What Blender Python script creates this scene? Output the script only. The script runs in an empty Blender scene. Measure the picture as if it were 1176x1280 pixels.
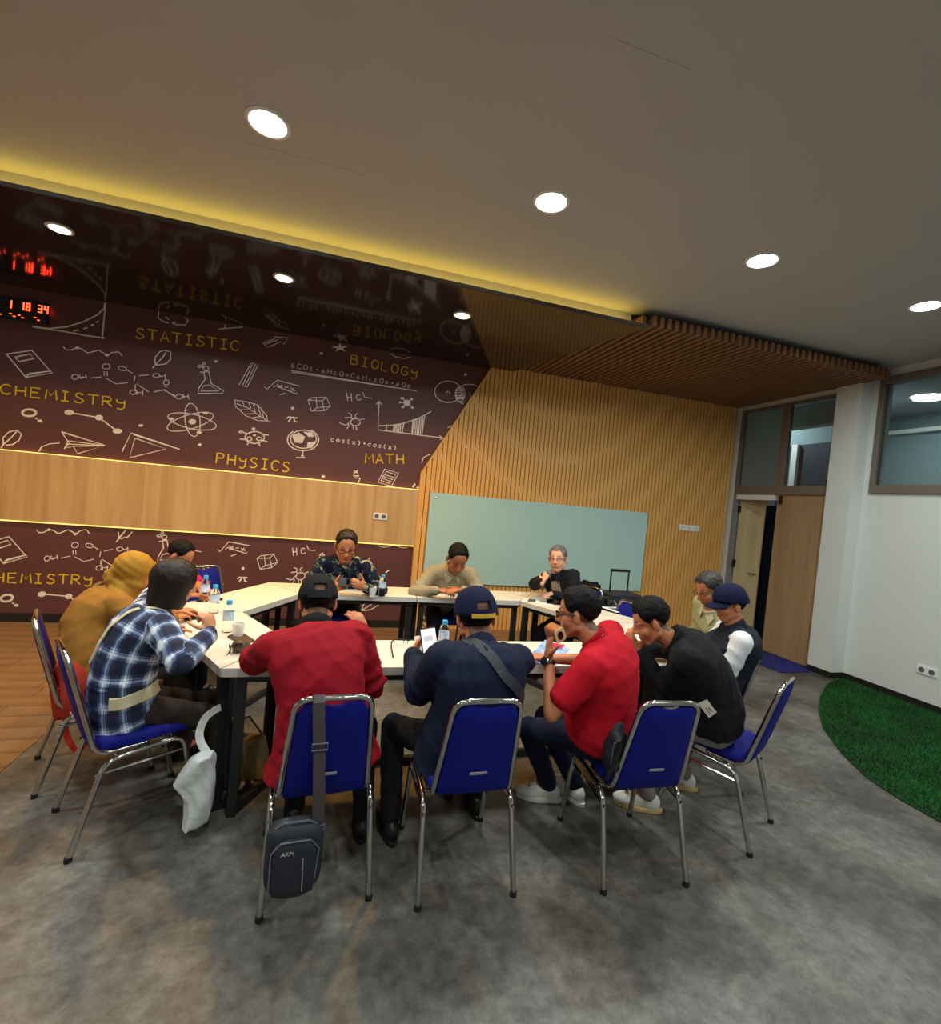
import bpy, bmesh, math, random, json
import numpy as np
from mathutils import Vector, Matrix, noise
from mathutils.bvhtree import BVHTree

# ---------------------------------------------------------------- camera, world, exposure
scene = bpy.context.scene
col = scene.collection
cam_data = bpy.data.cameras.new('camera'); cam = bpy.data.objects.new('camera', cam_data); col.objects.link(cam)
scene.camera = cam
cam_data.sensor_fit = 'HORIZONTAL'; cam_data.sensor_width = 36.0
cam_data.lens = 598.03 * 36.0 / 1176.0
cam_data.clip_start = 0.05
CR = ((0.95769829, -0.27258029, 0.09227117), (-0.08247901, 0.04719205, 0.99547482), (0.27570128, 0.96097497, -0.02271359))
m = Matrix.Identity(4)
for i in range(3):
    m[i][0] = CR[0][i]; m[i][1] = CR[1][i]; m[i][2] = -CR[2][i]
m[2][3] = 1.65
cam.matrix_world = m

world = bpy.data.worlds.new('world'); scene.world = world; world.use_nodes = True
world.node_tree.nodes['Background'].inputs[0].default_value = (0.75, 0.82, 0.9, 1)
world.node_tree.nodes['Background'].inputs[1].default_value = 0.05
scene.view_settings.view_transform = 'Standard'
scene.view_settings.look = 'None'
scene.view_settings.exposure = 0.0
scene.view_settings.gamma = 1.0
scene.view_settings.use_curve_mapping = False

COOL = (0.93, 1.0, 0.98); WARM = (1.0, 0.52, 0.10)
P_COOL = 29.0; P_WARM = 24.0
Z_CEIL = 3.555; Z_SOFFIT = 3.36; Z_SLAT = 3.40
COOL_SPOTS = [(-0.50 + 1.645 * i, 2.84 - 0.02 * i) for i in range(-1, 4)] + [(-2.15 + 2.2 * i, 0.6) for i in range(4)] + [(-1.3 + 2.4 * i, -1.6) for i in range(3)]
WARM_SPOTS = [(-3.60, 4.27), (-2.085, 4.284), (-0.551, 4.35), (1.001, 4.373)]

def lamp(name, loc, power, colr, size, spread=180):
    d = bpy.data.lights.new(name, 'AREA'); d.shape = 'DISK'; d.size = size; d.energy = power; d.color = colr
    d.spread = math.radians(spread)
    o = bpy.data.objects.new(name, d); col.objects.link(o); o.location = loc
    return o

# ---------------------------------------------------------------- materials
def lin(c):
    c = c / 255.0
    return c / 12.92 if c <= 0.04045 else ((c + 0.055) / 1.055) ** 2.4
def rgb(r, g, b): return (lin(r), lin(g), lin(b), 1.0)

def mat(name, c, rough=0.6, metal=0.0, spec=0.5, noise_amt=0.0, noise_scale=8.0, c2=None, bump=0.0, bump_scale=60.0, stretch=(1, 1, 1), emit=None, estr=0.0, trans=0.0, ior=1.5, alpha=1.0, sheen=0.0, coat=0.0, dist=0.004):
    M = bpy.data.materials.new(name); M.use_nodes = True
    nt = M.node_tree; N = nt.nodes; Lk = nt.links
    b = N['Principled BSDF']
    b.inputs['Base Color'].default_value = c
    b.inputs['Roughness'].default_value = rough
    b.inputs['Metallic'].default_value = metal
    b.inputs['Specular IOR Level'].default_value = spec
    b.inputs['IOR'].default_value = ior
    b.inputs['Transmission Weight'].default_value = trans
    b.inputs['Alpha'].default_value = alpha
    b.inputs['Sheen Weight'].default_value = sheen
    b.inputs['Coat Weight'].default_value = coat
    if emit:
        b.inputs['Emission Color'].default_value = emit; b.inputs['Emission Strength'].default_value = estr
    if noise_amt > 0 or c2 or bump > 0:
        tc = N.new('ShaderNodeTexCoord'); mp = N.new('ShaderNodeMapping'); mp.inputs['Scale'].default_value = stretch
        Lk.new(tc.outputs['Object'], mp.inputs['Vector'])
    if noise_amt > 0 or c2:
        nz = N.new('ShaderNodeTexNoise'); nz.inputs['Scale'].default_value = noise_scale; nz.inputs['Detail'].default_value = 6
        Lk.new(mp.outputs['Vector'], nz.inputs['Vector'])
        rp = N.new('ShaderNodeValToRGB')
        rp.color_ramp.elements[0].position = 0.35; rp.color_ramp.elements[1].position = 0.68
        if c2 is None:
            f = 1 - noise_amt
            c2 = (c[0] * f, c[1] * f, c[2] * f, 1)
        rp.color_ramp.elements[0].color = c2; rp.color_ramp.elements[1].color = c
        Lk.new(nz.outputs['Fac'], rp.inputs['Fac']); Lk.new(rp.outputs['Color'], b.inputs['Base Color'])
    if bump > 0:
        n2 = N.new('ShaderNodeTexNoise'); n2.inputs['Scale'].default_value = bump_scale; n2.inputs['Detail'].default_value = 4
        Lk.new(mp.outputs['Vector'], n2.inputs['Vector'])
        bp = N.new('ShaderNodeBump'); bp.inputs['Strength'].default_value = bump; bp.inputs['Distance'].default_value = dist
        Lk.new(n2.outputs['Fac'], bp.inputs['Height']); Lk.new(bp.outputs['Normal'], b.inputs['Normal'])
    return M

def wood(name, c, c2, axis='z', scale=6.0, rough=0.5, spec=0.4):
    st = {'z': (1, 1, 0.06), 'x': (0.06, 1, 1), 'y': (1, 0.06, 1)}[axis]
    return mat(name, c, rough=rough, spec=spec, c2=c2, noise_scale=scale * 4, stretch=st, bump=0.08, bump_scale=90)

def floor_material():
    M = bpy.data.materials.new('stone look vinyl'); M.use_nodes = True
    nt = M.node_tree; N = nt.nodes; Lk = nt.links; b = N['Principled BSDF']
    tc = N.new('ShaderNodeTexCoord')
    n1 = N.new('ShaderNodeTexNoise'); n1.inputs['Scale'].default_value = 1.6; n1.inputs['Detail'].default_value = 8; n1.inputs['Roughness'].default_value = 0.62
    n2 = N.new('ShaderNodeTexNoise'); n2.inputs['Scale'].default_value = 17; n2.inputs['Detail'].default_value = 10; n2.inputs['Roughness'].default_value = 0.75
    mp = N.new('ShaderNodeMapping'); mp.inputs['Rotation'].default_value = (0, 0, 0.0)
    bk = N.new('ShaderNodeTexBrick'); bk.inputs['Scale'].default_value = 1.0
    bk.inputs['Brick Width'].default_value = 0.9; bk.inputs['Row Height'].default_value = 0.45; bk.inputs['Mortar Size'].default_value = 0.0
    bk.inputs['Color1'].default_value = (0.84, 0.84, 0.84, 1); bk.inputs['Color2'].default_value = (1.08, 1.08, 1.08, 1)
    Lk.new(tc.outputs['Object'], n1.inputs['Vector']); Lk.new(tc.outputs['Object'], n2.inputs['Vector'])
    Lk.new(tc.outputs['Object'], mp.inputs['Vector']); Lk.new(mp.outputs['Vector'], bk.inputs['Vector'])
    r1 = N.new('ShaderNodeValToRGB'); r1.color_ramp.elements[0].position = 0.36; r1.color_ramp.elements[1].position = 0.66
    r1.color_ramp.elements[0].color = rgb(74, 71, 67); r1.color_ramp.elements[1].color = rgb(130, 128, 122)
    r2 = N.new('ShaderNodeValToRGB'); r2.color_ramp.elements[0].position = 0.35; r2.color_ramp.elements[1].position = 0.7
    r2.color_ramp.elements[0].color = (0.52, 0.51, 0.49, 1); r2.color_ramp.elements[1].color = (1.22, 1.22, 1.20, 1)
    mx = N.new('ShaderNodeMixRGB'); mx.blend_type = 'MULTIPLY'; mx.inputs[0].default_value = 1
    mx2 = N.new('ShaderNodeMixRGB'); mx2.blend_type = 'MULTIPLY'; mx2.inputs[0].default_value = 1
    Lk.new(n1.outputs['Fac'], r1.inputs['Fac']); Lk.new(n2.outputs['Fac'], r2.inputs['Fac'])
    Lk.new(r1.outputs['Color'], mx.inputs[1]); Lk.new(r2.outputs['Color'], mx.inputs[2])
    Lk.new(mx.outputs['Color'], mx2.inputs[1]); Lk.new(bk.outputs['Color'], mx2.inputs[2])
    Lk.new(mx2.outputs['Color'], b.inputs['Base Color'])
    b.inputs['Roughness'].default_value = 0.42; b.inputs['Specular IOR Level'].default_value = 0.4
    bp = N.new('ShaderNodeBump'); bp.inputs['Strength'].default_value = 0.12; bp.inputs['Distance'].default_value = 0.003
    Lk.new(n2.outputs['Fac'], bp.inputs['Height']); Lk.new(bp.outputs['Normal'], b.inputs['Normal'])
    return M

def color_attr_material(name, rough=0.5, spec=0.4, sss=0.0, bump=0.0, bscale=80):
    M = bpy.data.materials.new(name); M.use_nodes = True
    nt = M.node_tree; N = nt.nodes; Lk = nt.links; b = N['Principled BSDF']
    a = N.new('ShaderNodeAttribute'); a.attribute_name = 'tint'
    Lk.new(a.outputs['Color'], b.inputs['Base Color'])
    b.inputs['Roughness'].default_value = rough; b.inputs['Specular IOR Level'].default_value = spec
    b.inputs['Subsurface Weight'].default_value = sss; b.inputs['Subsurface Scale'].default_value = 0.01
    if bump:
        tc = N.new('ShaderNodeTexCoord'); n2 = N.new('ShaderNodeTexNoise'); n2.inputs['Scale'].default_value = bscale
        Lk.new(tc.outputs['Object'], n2.inputs['Vector'])
        bp = N.new('ShaderNodeBump'); bp.inputs['Strength'].default_value = bump; bp.inputs['Distance'].default_value = 0.002
        Lk.new(n2.outputs['Fac'], bp.inputs['Height']); Lk.new(bp.outputs['Normal'], b.inputs['Normal'])
    return M

MT = {}
MT['wall'] = mat('white plaster', rgb(214, 217, 212), 0.75, noise_amt=0.03, noise_scale=2)
MT['ceil'] = mat('ceiling paint', rgb(190, 188, 186), 0.85, noise_amt=0.04, noise_scale=1.5)
MT['mural'] = mat('maroon mural print', rgb(98, 62, 61), 0.45, spec=0.3, noise_amt=0.06, noise_scale=2)
MT['chalk'] = mat('chalk line print', rgb(244, 234, 224), 0.7, noise_amt=0.15, noise_scale=40)
MT['chalk_yellow'] = mat('yellow chalk print', rgb(232, 200, 20), 0.7, noise_amt=0.2, noise_scale=40)
MT['gloss'] = mat('dark gloss ceiling panel', rgb(34, 25, 23), 0.09, spec=0.7, ior=1.62)
MT['slat'] = wood('golden oak slat', rgb(238, 184, 108), rgb(220, 162, 84), 'z', 4)
MT['fascia'] = mat('soffit edge trim', rgb(40, 30, 16), 0.6)
MT['slatback'] = mat('slat backing', rgb(160, 108, 52), 0.7)
MT['cslat'] = wood('dark oak ceiling slat', rgb(152, 116, 84), rgb(124, 90, 62), 'y', 4)
MT['cslatback'] = mat('ceiling slat backing', rgb(34, 24, 18), 0.8)
MT['band'] = wood('oak veneer', rgb(206, 172, 122), rgb(184, 148, 98), 'z', 3)
MT['led'] = mat('led strip', rgb(255, 220, 120), emit=(1.0, 0.66, 0.2, 1), estr=1.4)
MT['cove'] = mat('cove led', rgb(255, 220, 120), emit=(1.0, 0.70, 0.12, 1), estr=10.0)
MT['cool_lens'] = mat('cool lamp lens', rgb(255, 255, 255), emit=(0.93, 1, 0.98, 1), estr=22.0)
MT['warm_lens'] = mat('warm lamp lens', rgb(255, 240, 210), emit=(1, 0.72, 0.34, 1), estr=16.0)
MT['white'] = mat('white plastic', rgb(232, 232, 228), 0.45)
MT['cream'] = mat('cream plastic', rgb(226, 220, 200), 0.45)
MT['glassboard'] = mat('frosted glass board', rgb(176, 212, 204), 0.16, spec=0.5, coat=0.3, noise_amt=0.04, noise_scale=1.2)
MT['floor'] = floor_material()
MT['plank'] = wood('oak vinyl plank', rgb(138, 108, 78), rgb(112, 86, 60), 'x', 3, rough=0.4)
MT['alu'] = mat('brown grey aluminium', rgb(126, 116, 106), 0.45, metal=0.3)
MT['alu_blue'] = mat('grey aluminium', rgb(140, 146, 150), 0.4, metal=0.3)
MT['door'] = wood('oak door leaf', rgb(172, 142, 106), rgb(154, 124, 88), 'z', 3)
MT['paledoor'] = wood('pale door leaf', rgb(196, 178, 134), rgb(180, 160, 116), 'z', 3)
MT['glass'] = mat('window glass', rgb(225, 240, 240), 0.02, trans=1.0, ior=1.45)
MT['base'] = mat('dark baseboard', rgb(26, 24, 24), 0.5)
MT['black'] = mat('black plastic', rgb(20, 20, 22), 0.4)
MT['blackmetal'] = mat('black powder coat', rgb(38, 38, 40), 0.42, metal=0.2, noise_amt=0.1)
MT['chrome'] = mat('chrome tube', rgb(200, 198, 194), 0.13, metal=1.0)
MT['blue'] = mat('royal blue fabric', rgb(3, 16, 128), 0.7, spec=0.3, noise_amt=0.12, noise_scale=60, bump=0.2, bump_scale=400)
MT['bluecarpet'] = mat('navy blue carpet', rgb(20, 24, 110), 0.95, noise_amt=0.2, noise_scale=80, bump=0.3, bump_scale=300)
MT['rubber'] = mat('black rubber', rgb(16, 16, 16), 0.8)
MT['top'] = mat('white ash laminate', rgb(232, 226, 210), 0.35, c2=rgb(220, 212, 194), noise_scale=12, stretch=(0.08, 1, 1))
MT['edge'] = mat('laminate edge', rgb(206, 202, 192), 0.45, noise_amt=0.03)
MT['grass'] = mat('artificial grass', rgb(10, 98, 18), 0.85, c2=rgb(6, 62, 10), noise_scale=3)
MT['grassbase'] = mat('turf backing', rgb(8, 52, 12), 0.95)
MT['silver'] = mat('silver label', rgb(200, 200, 205), 0.35, metal=0.6)
MT['darkroom'] = mat('next room wall', rgb(150, 158, 160), 0.8)
MT['nextwall'] = mat('next room blue grey wall', rgb(128, 146, 152), 0.7)
MT['navy_panel'] = mat('dark navy panel', rgb(44, 52, 68), 0.6)
MT['clear'] = mat('clear bottle plastic', rgb(235, 245, 250), 0.06, trans=1.0, ior=1.2)
MT['water'] = mat('water', rgb(235, 245, 250), 0.0, trans=1.0, ior=1.33)
MT['capblue'] = mat('light blue cap', rgb(60, 170, 220), 0.4)
MT['labelblue'] = mat('bottle label', rgb(150, 190, 225), 0.5, c2=rgb(230, 240, 250), noise_scale=30)
MT['paper'] = mat('paper', rgb(240, 240, 236), 0.7)
MT['screen'] = mat('lit phone screen', rgb(240, 240, 240), emit=(0.95, 0.96, 1, 1), estr=0.55)
MT['screen_text'] = mat('grey screen text', rgb(205, 205, 215), emit=(0.8, 0.8, 0.88, 1), estr=0.4)
MT['redled'] = mat('red led digits', rgb(255, 40, 20), emit=(1, 0.06, 0.02, 1), estr=6.0)
MT['nylon'] = mat('dark navy nylon', rgb(30, 34, 44), 0.6, bump=0.2, bump_scale=200)
MT['webbing'] = mat('grey brown webbing', rgb(70, 62, 64), 0.8, bump=0.3, bump_scale=300)
MT['zip'] = mat('grey piping', rgb(92, 96, 104), 0.5)
MT['redcloth'] = mat('red orange cloth', rgb(176, 44, 18), 0.8, noise_amt=0.25, noise_scale=10)
MT['redstrap'] = mat('bright red strap', rgb(220, 44, 26), 0.6)
MT['whitebag'] = mat('white plastic bag', rgb(226, 230, 230), 0.35, noise_amt=0.06, noise_scale=12, bump=0.5, bump_scale=18, dist=0.02)
MT['yellowbag'] = mat('yellow print carrier bag', rgb(190, 140, 30), 0.3, c2=rgb(150, 136, 112), noise_scale=7)
MT['brown'] = mat('brown leather', rgb(84, 62, 44), 0.5, noise_amt=0.2)
MT['speaker'] = mat('terracotta brown body', rgb(150, 74, 40), 0.4)
MT['cream2'] = mat('cream face', rgb(214, 184, 140), 0.5)
MT['lensblack'] = mat('black glass', rgb(10, 12, 14), 0.12)
MT['cover'] = mat('blue magazine cover', rgb(40, 120, 200), 0.3, c2=rgb(190, 215, 235), noise_scale=9)
MT['pink'] = mat('pink print', rgb(196, 40, 90), 0.5)
MT['skin'] = color_attr_material('skin', 0.48, 0.4, sss=0.05)
MT['eye'] = mat('eye white', rgb(170, 160, 150), 0.4)
MT['iris'] = mat('dark iris', rgb(28, 16, 10), 0.15)

# ---------------------------------------------------------------- mesh helpers
class MB:
    def __init__(s): s.v = []; s.f = []; s.mi = []; s.cur = 0
    def add(s, vs, fs):
        n = len(s.v); s.v += [tuple(p) for p in vs]; s.f += [tuple(n + i for i in f) for f in fs]; s.mi += [s.cur] * len(fs); return s
    def box(s, a, b):
        x0, y0, z0 = a; x1, y1, z1 = b
        return s.add([(x0, y0, z0), (x1, y0, z0), (x1, y1, z0), (x0, y1, z0), (x0, y0, z1), (x1, y0, z1), (x1, y1, z1), (x0, y1, z1)],
                     [(0, 3, 2, 1), (4, 5, 6, 7), (0, 1, 5, 4), (1, 2, 6, 5), (2, 3, 7, 6), (3, 0, 4, 7)])
    def prism(s, poly, z0, z1):            # poly in xy
        n = len(poly)
        vs = [(x, y, z0) for x, y in poly] + [(x, y, z1) for x, y in poly]
        fs = [tuple(range(n - 1, -1, -1)), tuple(range(n, 2 * n))] + [(i, (i + 1) % n, n + (i + 1) % n, n + i) for i in range(n)]
        return s.add(vs, fs)
    def slab(s, poly, f0, f1):             # poly of 2D points, f0/f1 map a point to 3D (front and back)
        n = len(poly)
        vs = [f0(p) for p in poly] + [f1(p) for p in poly]
        fs = [tuple(range(n - 1, -1, -1)), tuple(range(n, 2 * n))] + [(i, (i + 1) % n, n + (i + 1) % n, n + i) for i in range(n)]
        return s.add(vs, fs)
    def tube(s, pts, r, segs=8, closed=False, rr=None, flat=None):
        pts = [Vector(p) for p in pts]; n = len(pts); vs = []; prev = None
        for i, p in enumerate(pts):
            if closed: t = (pts[(i + 1) % n] - pts[i - 1]).normalized()
            else: t = (pts[min(i + 1, n - 1)] - pts[max(i - 1, 0)]).normalized()
            if prev is None:
                a = Vector((0, 0, 1)) if abs(t.z) < 0.9 else Vector((0, 1, 0))
                u = t.cross(a).normalized()
            else:
                u = (prev - t * prev.dot(t))
                u = u.normalized() if u.length > 1e-6 else t.orthogonal().normalized()
            prev = u; w = t.cross(u)
            R = rr[i] if rr else r
            for k in range(segs):
                a = 2 * math.pi * k / segs
                vs.append(p + u * (math.cos(a) * R) + w * (math.sin(a) * R * (flat or 1)))
        fs = []
        for i in range(n if closed else n - 1):
            j = (i + 1) % n
            for k in range(segs):
                l = (k + 1) % segs
                fs.append((i * segs + k, i * segs + l, j * segs + l, j * segs + k))
        if not closed: fs += [tuple(range(segs - 1, -1, -1)), tuple(range((n - 1) * segs, n * segs))]
        return s.add(vs, fs)
    def lathe(s, prof, c=(0, 0, 0), segs=16):   # prof (r, z)
        vs = []; fs = []; n = len(prof)
        for r, z in prof:
            for k in range(segs):
                a = 2 * math.pi * k / segs; vs.append((c[0] + r * math.cos(a), c[1] + r * math.sin(a), c[2] + z))
        for i in range(n - 1):
            for k in range(segs):
                l = (k + 1) % segs; fs.append((i * segs + k, i * segs + l, (i + 1) * segs + l, (i + 1) * segs + k))
        fs += [tuple(range(segs - 1, -1, -1)), tuple(range((n - 1) * segs, n * segs))]
        return s.add(vs, fs)
    def ribbon(s, pts, w, th, normal):     # flat strap: pts path, normals list or one
        pts = [Vector(p) for p in pts]; n = len(pts); vs = []
        for i, p in enumerate(pts):
            t = (pts[min(i + 1, n - 1)] - pts[max(i - 1, 0)]).normalized()
            nn = Vector(normal[i] if isinstance(normal, list) else normal)
            u = t.cross(nn).normalized() * w / 2; nn = u.cross(t).normalized() * th / 2
            vs += [p - u - nn, p + u - nn, p + u + nn, p - u + nn]
        fs = [(0, 3, 2, 1), (4 * n - 4, 4 * n - 3, 4 * n - 2, 4 * n - 1)]
        for i in range(n - 1):
            for k in range(4): l = (k + 1) % 4; fs.append((4 * i + k, 4 * i + l, 4 * i + 4 + l, 4 * i + 4 + k))
        return s.add(vs, fs)
    def mesh(s, name, mats, smooth=False):
        me = bpy.data.meshes.new(name); me.from_pydata(s.v, [], s.f)
        for q in (mats if isinstance(mats, (list, tuple)) else [mats]): me.materials.append(MT[q] if isinstance(q, str) else q)
        me.polygons.foreach_set('material_index', s.mi)
        bm = bmesh.new(); bm.from_mesh(me); bmesh.ops.recalc_face_normals(bm, faces=bm.faces); bm.to_mesh(me); bm.free()
        if smooth: me.polygons.foreach_set('use_smooth', [True] * len(me.polygons))
        me.update(); return me
    def build(s, name, mats, parent=None, smooth=False, bevel=0.0, loc=None, off=None):
        if off is not None: s.v = [(a - off[0], b - off[1], c - off[2]) for a, b, c in s.v]
        o = bpy.data.objects.new(name, s.mesh(name, mats, smooth)); col.objects.link(o)
        if parent: o.parent = parent
        if loc: o.location = loc
        if bevel:
            md = o.modifiers.new('bevel', 'BEVEL'); md.width = bevel; md.segments = 2; md.limit_method = 'ANGLE'
        elif smooth:
            try:
                md = o.modifiers.new('sharp', 'EDGE_SPLIT'); md.split_angle = math.radians(50)
            except Exception: pass
        return o

def tag(o, label=None, cat=None, group=None, kind=None):
    if label: o['label'] = label
    if cat: o['category'] = cat
    if group: o['group'] = group
    if kind: o['kind'] = kind
    return o
def empty(name, loc, label, cat, group=None, rz=0):
    o = bpy.data.objects.new(name, None); col.objects.link(o); o.location = loc; o.rotation_euler = (0, 0, rz)
    o.empty_display_size = 0.1
    return tag(o, label, cat, group)
def copy_tree(o, parent=None):
    c = o.copy(); col.objects.link(c); c.parent = parent
    for ch in list(o.children): copy_tree(ch, c)
    return c
def struct(o): o['kind'] = 'structure'; return o
def sempty(name):
    o = bpy.data.objects.new(name, None); col.objects.link(o); o['kind'] = 'structure'; return o
def arc(c, r, a0, a1, n=6):
    return [(c[0] + r * math.cos(math.radians(a0 + (a1 - a0) * i / n)), c[1] + r * math.sin(math.radians(a0 + (a1 - a0) * i / n))) for i in range(n + 1)]
def round_path(pts, r, n=5):
    """polyline with rounded corners"""
    pts = [Vector(p) for p in pts]; out = [pts[0]]
    for i in range(1, len(pts) - 1):
        a, b, c = pts[i - 1], pts[i], pts[i + 1]
        ra = min(r, (a - b).length * .45, (c - b).length * .45)
        p0 = b + (a - b).normalized() * ra; p1 = b + (c - b).normalized() * ra
        for k in range(n + 1):
            t = k / n; out.append(p0 * (1 - t) ** 2 + b * 2 * t * (1 - t) + p1 * t * t)
    out.append(pts[-1]); return out
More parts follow.
